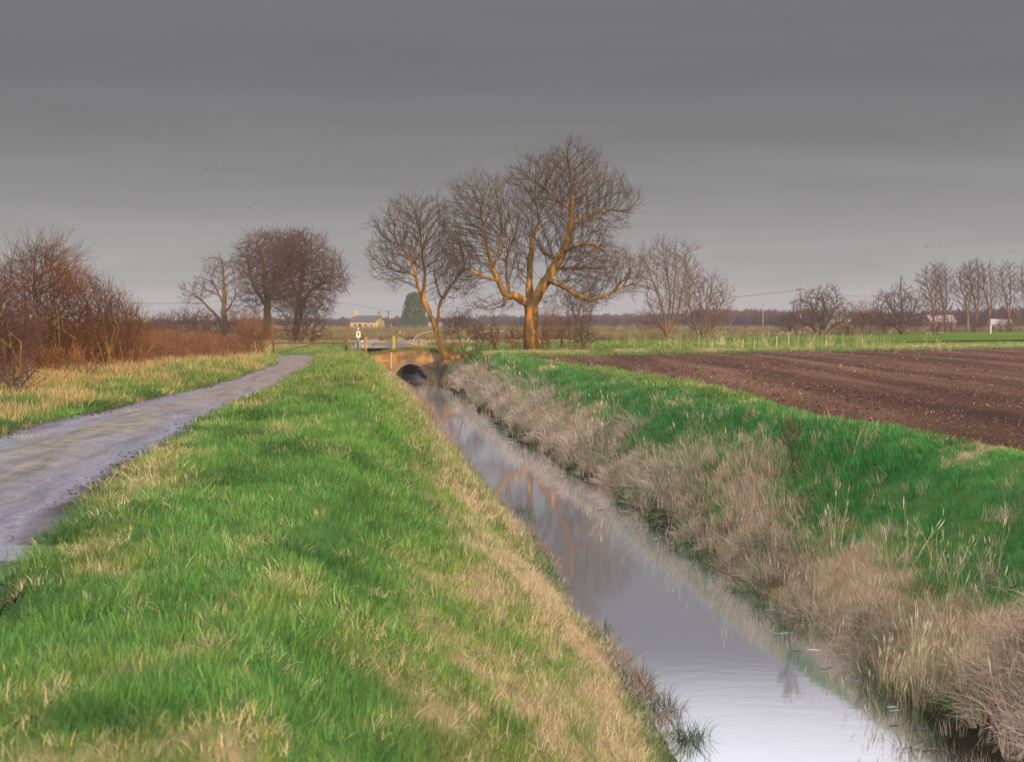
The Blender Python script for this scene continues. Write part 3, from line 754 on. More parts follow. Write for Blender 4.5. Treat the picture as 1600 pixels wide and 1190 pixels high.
# reeds: tussocks of dead reed-grass on the lower right bank, lolling over the water
for (y0, y1, dens, c, gs) in ((9, 16, 24, '', 0.95), (16, 26, 17, '', 1.0), (26, 45, 10, '_c', 1.1), (45, 70, 4.2, '_c', 1.35), (70, 99, 2.8, '_c', 1.6)):
    n = int((y1 - y0) * 6.5 * dens)
    y = RS.uniform(y0, y1, n); u = RS.uniform(1.85, 6.0, n); x = xc(y) + u
    ok = inview(x, y); x, y, u = x[ok], y[ok], u[ok]; n = len(x)
    big = fbm(x * 0.55 + 3, y * 0.22, 21); sm = fbm(x * 1.9, y * 0.9, 31)
    lump = fbm(x * 0.7, y * 0.55, 111)
    lim = np.interp(y, [9, 14, 19, 26, 36, 60, 99], [4.0, 3.5, 2.95, 2.65, 2.9, 3.1, 3.1]) + 2.4 * (big - .5) + 1.3 * (sm - .5)
    ok = (u < lim) & (RS.uniform(size=n) < sstep(0.34, 0.48, lump) * 0.55 + 0.45)
    x, y, u, lump, lim = x[ok], y[ok], u[ok], lump[ok], lim[ok]; n = len(x)
    t_ = RS.uniform(size=n)
    tnt = mixc(np.tile(S_PINK, (n, 1)), np.tile(S_PALE, (n, 1)), t_ * .7)
    tnt = mixc(tnt, np.tile(S_GREY, (n, 1)), sstep(.45, .6, fbm(x * .8, y * .5, 131)) * .6)
    tnt *= (0.72 + 0.4 * RS.uniform(size=(n, 1)))
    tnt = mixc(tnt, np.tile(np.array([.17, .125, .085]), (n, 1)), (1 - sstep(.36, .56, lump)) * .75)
    gr = RS.uniform(size=n) < 0.22; tnt[gr] = tnt[gr] * .4 + G_MID * .6
    hs = gs * (0.42 + 1.15 * sstep(.36, .66, lump)) * np.where(u > lim - .7, .75, 1)
    # tilt away from the slope, towards the water (-x)
    rz = RS.uniform(0, 6.283, n)
    R = np.stack([RS.normal(0, .24, n), RS.normal(-0.34, .26, n), rz], -1)
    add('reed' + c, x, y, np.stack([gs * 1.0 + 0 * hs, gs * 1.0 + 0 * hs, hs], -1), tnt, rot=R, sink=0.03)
# a thin line of reed on the left margin of the water
n = 900; y = RS.uniform(7, 98, n); u = -1.35 - np.abs(RS.normal(0, .22, n)); x = xc(y) + u
ok = inview(x, y) & (fbm(y * .6, y * 0 + 4, 141) > .45); x, y = x[ok], y[ok]; n = len(x)
tnt = mixc(np.tile(S_ORANGE, (n, 1)), np.tile(S_PINK, (n, 1)), RS.uniform(size=n)) * .8
add('straw_c', x, y, np.stack([np.full(n, 1.1)] * 3, -1) * (1 + y[:, None] / 70), tnt, .4)
for key, lab, nm in (('turf', 'short green grass of the near banks', 'green_grass'), ('turf_c', 'green grass of the banks further off', 'green_grass'),
                     ('straw', 'withered straw coloured grass patches on the near banks', 'dry_grass'), ('straw_c', 'withered grass on the banks further off', 'dry_grass'),
                     ('reed', 'dead reed grass tussocks on the near right bank', 'reed_grass'), ('reed_c', 'dead reed grass along the right bank towards the bridge', 'reed_grass')):
    P = np.concatenate([b_[0] for b_ in buf[key]]); R = np.concatenate([b_[1] for b_ in buf[key]]); S = np.concatenate([b_[2] for b_ in buf[key]]); T = np.concatenate([b_[3] for b_ in buf[key]])
    coll = globals()['C_' + key]
    gn_scatter(nm, coll, P, R, S, RS.randint(0, len(coll.objects), len(P)), T, lab, 'grass')
    print(key, len(P))

# dark green sedge at the water's edge
xs = []; ysd = []
for i in range(900):
    y = RS.uniform(9, 60); side = RS.uniform() < .12
    u = -1.33 + RS.normal(0, .10) if side else 1.62 + RS.normal(0, .16)
    if fbm(np.array([y * .5]), np.array([5.0 if side else 8.0]), 151)[0] < .5: continue
    xs.append(float(xc(y)) + u); ysd.append(y)
for (y, n, s_) in ((15.6, 9, 1.0), (16.6, 6, 1.0), (14.3, 14, .8)):
    for k in range(n):
        yy = y + RS.normal(0, .22); xs.append(float(xc(yy)) - 1.30 + RS.normal(0, .08)); ysd.append(yy)
xs = np.array(xs); ysd = np.array(ysd); ok = inview(xs, ysd); xs, ysd = xs[ok], ysd[ok]; n = len(xs)
T = mixc(np.tile(np.array([.025, .075, .022]), (n, 1)), np.tile(np.array([.10, .13, .05]), (n, 1)), RS.uniform(size=n))
gn_scatter('sedge', C_sedge, np.stack([xs, ysd, np.maximum(H(xs, ysd), -.12)], -1), rots(n, .3), .45 + .5 * RS.uniform(size=n), RS.randint(0, 4, n), T, 'dark green sedge standing at the edge of the water', 'sedge')
# tall pale stalks with seed heads
pts = []
for i in range(330):
    y = 11 + 60 * RS.uniform() ** 2.2; u = RS.uniform(1.8, 3.4); pts.append((float(xc(y)) + u, y))
for i in range(60):
    y = RS.normal(16.3, .55); pts.append((XP(1450 + RS.normal(0, 40), y), y))
for i in range(260):
    y = RS.uniform(96, 122); x = RS.uniform(10, 36); pts.append((x, y))
p = np.array(pts); ok = inview(p[:, 0], p[:, 1]) & (fbm(p[:, 0] * .6, p[:, 1] * .4, 161) > .47); p = p[ok]; n = len(p)
T = mixc(np.tile(S_STRAW, (n, 1)), np.tile(S_PALE, (n, 1)), RS.uniform(size=n))
z = H(p[:, 0], p[:, 1])
gn_scatter('dry_stalks', C_stalk, np.stack([p[:, 0], p[:, 1], z], -1), rots(n, .18), (.45 + .5 * RS.uniform(size=n)) * (1 + p[:, 1] / 160), RS.randint(0, 5, n), T, 'tall pale seed stalks standing above the grass', 'stalks')
# rust coloured dead weeds in front of the hedge
def hedge_x(y): return np.interp(y, [20, 36.8, 41, 50, 63.6, 80, 95], [-12.8, -13.6, -13.6, -14.0, -15.0, -15.8, -19.0])
n = 5200; y = 24 + 68 * RS.uniform(size=n); x = hedge_x(y) + RS.uniform(-6.5, 1.1, n)
ok = inview(x, y) & (RS.uniform(size=n) < np.interp(x - hedge_x(y), [-6.5, 0, 1.1], [1, 1, .25])) & (x < tr_l(y) - 1.6); x, y = x[ok], y[ok]; n = len(x)
T = mixc(np.tile(np.array([.26, .12, .06]), (n, 1)), np.tile(np.array([.085, .045, .032]), (n, 1)), RS.uniform(size=n)); T *= (.8 + .4 * RS.uniform(size=(n, 1)))
s = np.interp(x - hedge_x(y), [-2, 0, 1.1], [.85, .66, .35]) * (.6 + .8 * fbm(x * .5, y * .35, 211)) * (.7 + .5 * RS.uniform(size=n))
gn_scatter('dead_weeds', C_weed, np.stack([x, y, H(x, y) - .03], -1), rots(n, .12), s, RS.randint(0, 5, n), T, 'rust brown dead weeds along the foot of the hedge', 'weeds')

# clods and flints on the ploughed soil
def clod(seed):
    rnd = random.Random(seed); bm = bmesh.new(); bmesh.ops.create_icosphere(bm, subdivisions=1, radius=.5)
    for v in bm.verts: v.co *= rnd.uniform(.65, 1.25); v.co.z *= .6
    me = bpy.data.meshes.new('clod'); bm.to_mesh(me); bm.free(); me.materials.append(MAT['blade']); vattr(me, 'blade', [rnd.uniform(0, 1)] * len(me.vertices)); return me
C_clod = collection('clod', [clod(i) for i in range(5)])
P = []; S = []; T = []
for (y0, y1, dens, s0) in ((17, 30, 60, .045), (30, 50, 30, .06), (50, 80, 9, .085), (80, 130, 2, .12)):
    x, y = cand(y0, y1, dens); ok = in_field(x, y, -.2) & (x < 0.42 * y + 1); x, y = x[ok], y[ok]; n = len(x)
    ok = (y < 84) | (y < 84 + .64 * (x + .6) - .5); x, y = x[ok], y[ok]; n = len(x)
    P.append(np.stack([x, y, 2.625 + 0 * x], -1)); s = s0 * .62 * RS.lognormal(0, .45, n); pale = RS.uniform(size=n) < .30
    S.append(np.where(pale, s * .5, s)); c_ = mixc(np.tile(np.array([.075, .040, .032]), (n, 1)), np.tile(np.array([.17, .095, .065]), (n, 1)), RS.uniform(size=n)); c_[pale] = np.array([.40, .31, .26]); T.append(c_)
P = np.concatenate(P); S = np.concatenate(S); T = np.concatenate(T); n = len(P); print('clods', n)
gn_scatter('soil_clods', C_clod, P, rots(n, .5), S, RS.randint(0, 5, n), T, 'brown soil clods and pale flints on the ploughed field', 'soil')
# coarse rough grass on the uncultivated strips beyond the crops
P = []; S = []; T = []
for (y0, y1, n_, s0) in ((112, 150, 900, 1.3), (150, 230, 4200, 2.0), (230, 420, 4500, 3.2)):
    x, y = cand(y0, y1, 1.0); kk = RS.randint(0, len(x), n_); x, y = x[kk], y[kk]
    ok = ~((y < np.interp(x, [4, 22, 75, 132], [140, 168, 246, 330])) & (x > 3)) & (fbm(x * .05, y * .05, 171) > .42) & ~((x > -20) & (x < -3) & (y < 160))
    x, y = x[ok], y[ok]; n = len(x); P.append(np.stack([x, y, 0 * x + 2.55], -1)); S.append(s0 * RS.uniform(.6, 1.3, n))
    T.append(.72 * mixc(np.tile(S_ORANGE * .9, (n, 1)), np.tile(np.array([.18, .20, .09]), (n, 1)), fbm(x * .02, y * .04, 231) * .6 + .5 * RS.uniform(size=n)))
x = RS.uniform(-2, 60, 2600); y = 84 + .64 * (x + .6) + 1.2 + np.abs(RS.normal(0, 2.2, 2600)); ok = inview(x, y) & (fbm(x * .35, y * .2, 175) > .5); x, y = x[ok], y[ok]; n = len(x)
P.append(np.stack([x, y, 0 * x + 2.58], -1)); S.append(.75 * RS.uniform(.5, 1.2, n)); T.append(mixc(np.tile(S_STRAW, (n, 1)), np.tile(G_YEL, (n, 1)), RS.uniform(size=n)))
P = np.concatenate(P); S = np.concatenate(S); T = np.concatenate(T); n = len(P)
gn_scatter('rough_grass', C_reed_c, P, rots(n, .2), S, RS.randint(0, 4, n), T, 'tan rough grass on the strips beyond the crops', 'grass')
# grit, clods and dead leaves along the edges and crown of the track
n = 9000; y = 6 + 66 * RS.uniform(size=n) ** 1.7; w_ = tr_r(y) - tr_l(y); k = RS.randint(0, 5, n)
tt_ = np.where(k <= 1, 1 - np.abs(RS.normal(0, .05, n)), np.where(k == 2, np.abs(RS.normal(0, .05, n)), .5 + RS.normal(0, .13, n)))
x = tr_l(y) + w_ * np.clip(tt_, 0, 1); ok = inview(x, y); x, y, k = x[ok], y[ok], k[ok]; n = len(x)
T = np.where((k <= 2)[:, None], mixc(np.tile(np.array([.035, .025, .02]), (n, 1)), np.tile(np.array([.10, .065, .04]), (n, 1)), RS.uniform(size=n)), mixc(np.tile(np.array([.08, .07, .05]), (n, 1)), np.tile(np.array([.30, .25, .20]), (n, 1)), RS.uniform(size=n)))
gn_scatter('track_grit', C_clod, np.stack([x, y, topl(y) - .015], -1), rots(n, .5), np.where((y < 11.5) & (x > -5.2), .004, np.where(k <= 2, .012, .006)) * RS.lognormal(0, .4, n) * (1 + y / 26), RS.randint(0, 5, n), T, 'grit, leaves and mud crumbs along the track', 'grit')
#NEXT
# ------------------------------------------------------------------ tree meshing
def tree_mesh(name, P, par, R, mat, sides, sel):
    """tapered tubes for the nodes in sel (bool); P (n,3), par parent index, R radius"""
    n = len(P)
    ids = np.nonzero(sel & (par >= 0))[0]
    if not len(ids): return None
    D = np.zeros_like(P); D[par >= 0] = P[par >= 0] - P[par[par >= 0]]
    ln = np.linalg.norm(D, axis=1, keepdims=True); D = D / np.maximum(ln, 1e-9)
    root = par < 0
    # main child = thickest
    main = np.full(n, -1)
    order = np.argsort(R, kind='stable')
    for i in order:
        if par[i] >= 0: main[par[i]] = i
    D[root] = (0, 0, 1)
    N_ = D.copy()
    hm = main >= 0
    N_[hm] += D[main[hm]]
    N_ /= np.maximum(np.linalg.norm(N_, axis=1, keepdims=True), 1e-9)
    ref = np.array([0.31, 0.93, 0.19]); ref /= np.linalg.norm(ref)
    def frame(d):
        a = np.cross(d, ref); l = np.linalg.norm(a, axis=1, keepdims=True)
        bad = l[:, 0] < 1e-3; a[bad] = np.cross(d[bad], np.array([1., 0, 0])); l = np.linalg.norm(a, axis=1, keepdims=True)
        a = a / l; return a, np.cross(d, a)
    ang = np.arange(sides) / sides * 2 * math.pi
    ca, sa = np.cos(ang), np.sin(ang)
    def ring(p, d, r):
        a, b = frame(d)
        off = r[:, None, None] * (a[:, None, :] * ca[None, :, None] + b[:, None, :] * sa[None, :, None])
        if sides >= 9:                       # burrs and flutes in the bark
            q = p[:, None, :] + off
            f = 1 + .42 * (vnoise(q[..., 0] * 3.1 + q[..., 2] * .7, q[..., 1] * 3.1 + q[..., 2] * 1.1, 7) - .5) + .25 * (vnoise(q[..., 0] * 7 + 3, q[..., 2] * 5 + q[..., 1] * 4, 8) - .5)
            off = off * f[..., None]
        return p[:, None, :] + off
    p_ = par[ids]
    ismain = main[p_] == ids
    end = ring(P[ids], N_[ids], R[ids])
    sd_ = np.where(ismain[:, None], N_[p_], D[ids])
    sr = np.where(ismain, np.minimum(R[p_], R[ids] * 1.8), np.minimum(R[ids] * 1.35, R[p_]))
    start = ring(P[p_], sd_, sr)
    V = np.concatenate([start, end], 1).reshape(-1, 3)
    base = np.arange(len(ids)) * 2 * sides
    k = np.arange(sides); k2 = (k + 1) % sides
    Fq = np.stack([base[:, None] + k, base[:, None] + k2, base[:, None] + sides + k2, base[:, None] + sides + k], -1).reshape(-1, 4)
    return npmesh(name, V, Fq, mat)

def pipe_radii(par, tip, expo=2.2, given=None, cap=None):
    n = len(par); A = np.zeros(n)
    for i in range(n - 1, -1, -1):          # children always come after parents
        if A[i] == 0: A[i] = tip ** expo
        if par[i] >= 0: A[par[i]] += A[i]
    R = A ** (1 / expo)
    return R

def colonise(limbs, ell, natt, seed, D=0.4, infl=3.5, kill=0.7, iters=90, up=0.12, rad=.30, org=None, inert=.85):
    """limbs: list of polylines [(Vector, radius)...]; ell: crown ellipsoids (centre, radii)"""
    rnd = np.random.RandomState(seed)
    P = []; par = []; RG = []
    def nearest(p):
        d = np.linalg.norm(np.array(P) - np.array(p), axis=1); return int(np.argmin(d))
    for li, pl in enumerate(limbs):
        prev = nearest(pl[0][0]) if P else -1
        start = 0
        if prev < 0:
            P.append(np.array(pl[0][0])); par.append(-1); RG.append(pl[0][1]); prev = 0
        for (a, ra), (b, rb) in zip(pl[:-1], pl[1:]):
            a = np.array(a); b = np.array(b); m_ = max(1, int(np.linalg.norm(b - a) / D + .5))
            for k in range(1, m_ + 1):
                q = k / m_; j = rnd.normal(0, .05 * D, 3) * (1 if len(P) > 6 else 0)
                P.append(a + (b - a) * q + j); par.append(prev); RG.append(ra + (rb - ra) * q); prev = len(P) - 1
    if org is None: org = np.array(limbs[0][len(limbs[0]) - 1][0]) - np.array([0, 0, .5])
    org = np.array(org)
    # attractors
    vol = np.array([e[1][0] * e[1][1] * e[1][2] for e in ell]); cnt = (natt * vol / vol.sum()).astype(int)
    AT = []
    for (c, r), m_ in zip(ell, cnt):
        d = rnd.normal(size=(m_, 3)); d /= np.linalg.norm(d, axis=1, keepdims=True)
        q = rnd.uniform(0, 1, m_) ** (1 / 2.4)
        # bumpy outline
        bump = 1 + .14 * np.sin(d[:, 0] * 7 + seed) * np.cos(d[:, 2] * 6 + seed * 2)
        AT.append(np.array(c) + d * (q * bump)[:, None] * np.array(r))
    AT = np.concatenate(AT)
    frontier = list(range(len(P)))
    best = np.full(len(AT), 1e9); bi = np.full(len(AT), -1)
    PA = np.array(P)
    def upd(new_ids, PA_):
        nonlocal best, bi
        if not len(new_ids): return
        kd = kdtree.KDTree(len(new_ids))
        for i_ in new_ids: kd.insert(PA_[i_], int(i_))
        kd.balance()
        for k in range(len(AT)):
            co_, ix, ds = kd.find(AT[k])
            if ds < best[k]: best[k] = ds; bi[k] = ix
    Plist = P
    upd(frontier, Plist)
    kids = {}
    for it in range(iters):
        keep = best > kill
        AT = AT[keep]; best = best[keep]; bi = bi[keep]
        if not len(AT): break
        act = best < infl * (1.0 + (it < 12) * 1.0)
        if not act.any(): break
        d = AT[act] - np.array([Plist[i] for i in bi[act]])
        d /= np.linalg.norm(d, axis=1, keepdims=True)
        acc = {}
        for i_, v in zip(bi[act], d): acc[i_] = acc.get(i_, 0) + v
        new = []
        for i_, v in acc.items():
            v = v / (np.linalg.norm(v) + 1e-9)
            pd = Plist[i_] - Plist[par[i_]] if par[i_] >= 0 else np.array([0, 0, 1.])
            pd = pd / (np.linalg.norm(pd) + 1e-9)
            o_ = Plist[i_] - org; o_ = o_ / (np.linalg.norm(o_) + 1e-9)
            v = v + inert * pd + rad * o_ + np.array([0, 0, up]) + rnd.normal(0, .05, 3)
            v /= np.linalg.norm(v)
            c = kids.get(i_, [])
            if any(np.dot(v, w) > .93 for w in c) or len(c) > 2: continue
            kids.setdefault(i_, []).append(v)
            Plist.append(Plist[i_] + v * D); par.append(i_); RG.append(0); new.append(len(Plist) - 1)
        if not new: break
        upd(new, Plist)
    return np.array(Plist), np.array(par), np.array(RG)

def add_twigs(P, par, R, rnd, thr, n_tip=2, ln=0.5, steps=3, up=0.35, every=1.0, spread=.6):
    """fine shoots on all thin branches"""
    P = list(P); par = list(par); R = list(R); n0 = len(P)
    haskid = np.zeros(n0, bool); haskid[[q for q in par if q >= 0]] = True
    for i in range(1, n0):
        if R[i] > thr or par[i] < 0: continue
        k = n_tip if not haskid[i] else (1 if rnd.uniform() < every else 0)
        for _ in range(k):
            d = P[i] - P[par[i]]; d = d / (np.linalg.norm(d) + 1e-9)
            v = d + rnd.normal(0, spread, 3); v[2] += up; v /= np.linalg.norm(v)
            l = ln * rnd.uniform(.5, 1.3); prev = i
            for s in range(steps):
                P.append(P[prev] + v * l / steps); par.append(prev); R.append(max(R[i] * (0.62 - .12 * s), R[i] * .3))
                prev = len(P) - 1
                v = v + rnd.normal(0, .09, 3) + np.array([0, 0, up * .45]); v /= np.linalg.norm(v)
    return np.array(P), np.array(par), np.array(R)

def build_tree(name, label, cat, base, P, par, R, bark, twig, split, group=None, tsides=9, csides=3):
    root = empty(name, base); tag(root, label, cat, group)
    Q = P - np.array(base)
    tk = R > split
    # a node is trunk only if its parent is
    m1 = tree_mesh('trunk', Q, par, R, bark, tsides, tk)
    if m1: link('trunk', m1, root)
    m2 = tree_mesh('crown', Q, par, R, twig, csides, ~tk)
    if m2: link('crown', m2, root)
    return root

def limbs_px(lst, y, dscale=1.0, seed=0):
    """polylines given as image columns/rows at distance y, with a depth offset in metres as 4th value"""
    out_ = []
    for pl in lst:
        q = []
        for p in pl:
            dy = p[3] if len(p) > 3 else 0
            q.append((W(p[0], p[1], y + dy), p[2]))
        out_.append(q)
    return out_
def ell_px(lst, y):
    o = []
    for e in lst:
        cx, cy, rx, ry = e[:4]; dy = e[4] if len(e) > 4 else 0; rd = e[5] if len(e) > 5 else rx / F * y
        o.append((np.array(W(cx, cy, y + dy)), np.array([rx / F * y, rd, ry / F * y])))
    return o
def finish(P, par, RG, tip, expo=2.25, gmul=1.0):
    R = pipe_radii(par, tip, expo)
    has = RG > 0
    last = np.ones(len(par), bool); last[par[(par >= 0)]] = True
    R = np.where(has, np.maximum(np.minimum(R, RG * 1.3), RG * gmul), R)
    for i in range(len(par)):
        if par[i] >= 0 and R[i] > R[par[i]]: R[i] = R[par[i]]
    return R

# ---- the great ash
y = 98
big_limbs = limbs_px([
    [(831, 554, .72), (830, 546, .60), (829, 525, .54), (830, 500, .55), (829, 476, .60)],
    [(829, 480, .42), (843, 455, .40, -.3), (859, 430, .37, -.6), (872, 407, .33, -.6), (886, 379, .27, -.3), (891, 353, .25), (893, 328, .20), (893, 296, .13, .3), (891, 268, .07, .3), (886, 245, .04)],
    [(829, 476, .36), (827, 455, .30, .5), (827, 436, .25, 1), (829, 398, .20, 1.6), (832, 372, .14, 2), (842, 345, .09, 2.2), (838, 318, .05, 2)],
    [(829, 480, .36), (818, 470, .34, -.5), (805, 462, .30, -1), (792, 463, .27, -1.3), (779, 439, .22, -1.2), (770, 420, .18, -1), (762, 392, .14, -.6), (757, 360, .10, -.2), (750, 325, .06)],
    [(792, 463, .16, -1.3), (789, 471, .14, -1.5), (786, 477, .10, -1.6)],
    [(779, 439, .13, -1.2), (757, 433, .11, -2), (738, 423, .09, -2.6), (722, 419, .06, -3)],
    [(797, 462, .14, -1.2), (792, 440, .12, .2), (791, 404, .10, 1), (802, 372, .06, 1.6)],
    [(770, 420, .10, -1), (778, 395, .09, -2), (785, 360, .07, -2.6), (778, 322, .04, -3)],
    [(857, 436, .24, -.6), (868, 442, .21, -1.4), (878, 446, .19, -2), (898, 459, .17, -2.6), (926, 470, .14, -3), (952, 459, .11, -3.2), (973, 448, .08, -3.4), (994, 444, .05, -3.6)],
    [(892, 352, .15), (903, 345, .13, .6), (917, 337, .11, 1), (949, 328, .08, 1.6), (980, 330, .05, 2)],
    [(880, 395, .16, -.4), (896, 385, .13, -2), (915, 380, .10, -3), (942, 384, .07, -4)],
    [(872, 407, .12, -.5), (850, 395, .10, 1.8), (838, 375, .07, 3)],
    [(893, 330, .10), (872, 312, .09, -1), (848, 292, .07, -1.6), (822, 275, .04, -2)],
    [(866, 418, .13, -.4), (882, 420, .11, 2), (905, 418, .09, 3.2), (940, 420, .06, 4)],
], y)
big_ell = ell_px([(750, 345, 62, 68, 0, 3.6), (728, 425, 36, 38, -2, 2.6), (720, 375, 35, 45, 0, 2.4), (818, 345, 48, 72, 1, 3.2), (890, 308, 62, 80, 0, 4.2), (850, 285, 56, 38, -.5, 3.2), (935, 320, 60, 50, 1, 3.4), (905, 400, 60, 48, -.5, 4.2),
                  (945, 425, 52, 45, -1.5, 3.4), (975, 432, 30, 32, -3, 2), (800, 415, 36, 38, .5, 2.6), (770, 478, 50, 14, -2, 2.2), (900, 465, 60, 18, -2.5, 2.2)], y)
P, par, RG = colonise(big_limbs, big_ell, 15000, 11, D=.30, infl=3.0, kill=.35, iters=70, up=.12, org=tuple(W(838, 430, 98)), rad=.6)
R = finish(P, par, RG, .0105, 2.4)
rnd = np.random.RandomState(5)
P, par, R = add_twigs(P, par, R, rnd, .03, 3, .80, 3, .45, .8, .34)
print('ash nodes', len(P))
build_tree('ash_tree', 'great bare ash with thick lichened forked trunk, tallest tree beside the drain', 'tree', tuple(W(831, 551, y)), P, par, R, MAT['bark'], MAT['twig'], .07, tsides=18)

# ---- leaning ash beside the bridge
y = 98.9
L2 = limbs_px([
    [(700, 562, .34), (693, 551, .26), (684, 528, .22), (678, 508, .20), (671, 488, .19, .2), (661, 466, .165, .3), (663, 444, .14, .2), (664, 423, .11), (660, 404, .09), (658, 379, .06), (655, 345, .035)],
    [(661, 466, .12, .3), (652, 446, .11, -.6), (648, 420, .09, -1), (638, 400, .07, -1.2), (621, 379, .045, -1.4)],
    [(681, 518, .13), (684, 500, .13, .4), (685, 487, .12, .6), (688, 471, .11, .8), (698, 455, .09, .9), (709, 440, .07, .9), (720, 428, .055, .6), (730, 402, .035, .4)],
    [(690, 466, .08, .8), (683, 448, .07, 1.4), (678, 425, .05, 1.8)],
    [(650, 430, .06, -.9), (630, 425, .05, -1.8), (605, 418, .03, -2)],
], y)
E2 = ell_px([(648, 372, 62, 62, 0, 2.8), (622, 408, 46, 42, -.5, 2.4), (700, 410, 36, 48, .5, 2.2), (690, 460, 26, 22, .8, 1.4), (720, 430, 20, 36, 1, 1.4)], y)
P, par, RG = colonise(L2, E2, 5600, 23, D=.28, infl=3.0, kill=.35, iters=60, up=.15, org=tuple(W(668, 450, 97)), rad=.6)
R = finish(P, par, RG, .012, 2.4)
P, par, R = add_twigs(P, par, R, np.random.RandomState(6), .028, 3, .80, 3, .45, .8, .34)
build_tree('ash_tree', 'slender bare ash leaning left over the end of the brick bridge', 'tree', tuple(W(697, 558, y)), P, par, R, MAT['bark'], MAT['twig'], .055)

# ---- trees standing behind the left hedge
y = 150
L3 = limbs_px([[(418, 540, .55), (417, 500, .45), (418, 471, .42), (415, 440, .34), (410, 405, .15), (405, 380, .03)],
               [(418, 470, .28), (435, 450, .24, 2), (448, 425, .18, 3), (455, 395, .03, 3)],
               [(417, 480, .24), (402, 455, .2, -2), (390, 425, .14, -3), (385, 400, .03, -3)]], y)
E3 = ell_px([(412, 408, 42, 46, 0, 4.5), (445, 400, 34, 38, 3, 4), (398, 450, 24, 40, 0, 3), (432, 455, 30, 36, 1, 4)], y)
P, par, RG = colonise(L3, E3, 8000, 31, D=.42, infl=3.6, kill=.42, up=.1, org=tuple(W(417, 450, 150)))
R = finish(P, par, RG, .02, 2.3); P, par, R = add_twigs(P, par, R, np.random.RandomState(9), .045, 2, 1.1, 2, .3, .8, .5)
build_tree('tree', 'dense round bare tree behind the orange bush, left of the touching pair', 'tree', tuple(W(418, 534, y)), P, par, R, MAT['darkbark'], MAT['browntwig'], .12)
L4 = limbs_px([[(462, 540, .5), (465, 500, .42), (468, 470, .36), (472, 435, .26), (476, 395, .03)],
               [(467, 480, .22), (485, 455, .2, -1), (508, 440, .14, -2), (530, 432, .025, -2)],
               [(468, 470, .2), (455, 440, .15, 2), (450, 405, .03, 3)]], y + 6)
E4 = ell_px([(472, 402, 40, 42, 0, 4.5), (498, 428, 40, 42, 0, 4), (524, 438, 20, 22, -2, 3), (490, 465, 36, 30, 0, 3.4), (455, 440, 34, 40, 1, 4)], y + 6)
P, par, RG = colonise(L4, E4, 9500, 37, D=.42, infl=3.6, kill=.42, up=.06, org=tuple(W(472, 445, 156)))
R = finish(P, par, RG, .02, 2.3); P, par, R = add_twigs(P, par, R, np.random.RandomState(10), .045, 2, 1.1, 2, .25, .8, .5)
build_tree('tree', 'dense round bare tree with a limb reaching right, behind the hedge near the barrier', 'tree', tuple(W(463, 534, y + 6)), P, par, R, MAT['darkbark'], MAT['browntwig'], .12)
y = 140
L5 = limbs_px([[(351, 538, .42), (350, 515, .36), (350, 493, .32), (350, 462, .26), (350, 432, .13), (348, 410, .03)],
               [(351, 512, .2), (341, 497, .18, -.5), (326, 480, .14, -1), (310, 465, .1, -1.4), (296, 456, .03, -1.6)],
               [(350, 478, .12), (340, 455, .1, 1), (332, 440, .03, 1.6)], [(351, 488, .12), (360, 478, .1, -1), (368, 462, .05, -1.6)]], y)
E5 = ell_px([(350, 428, 30, 27, 0, 2.6), (325, 448, 18, 22, 0, 2), (302, 462, 20, 18, -1.4, 2), (366, 462, 16, 30, -.5, 2), (318, 495, 20, 10, -1, 1.4)], y)
P, par, RG = colonise(L5, E5, 2400, 41, D=.45, infl=3.2, kill=.55, up=.08, org=tuple(W(349, 465, 140)))
R = finish(P, par, RG, .018, 2.3); P, par, R = add_twigs(P, par, R, np.random.RandomState(12), .04, 3, .8, 2, .3, .8, .5)
build_tree('tree', 'small bare tree with a long low limb to the left, behind the hedge', 'tree', tuple(W(351, 535, y)), P, par, R, MAT['willowbark'], MAT['browntwig'], .09)

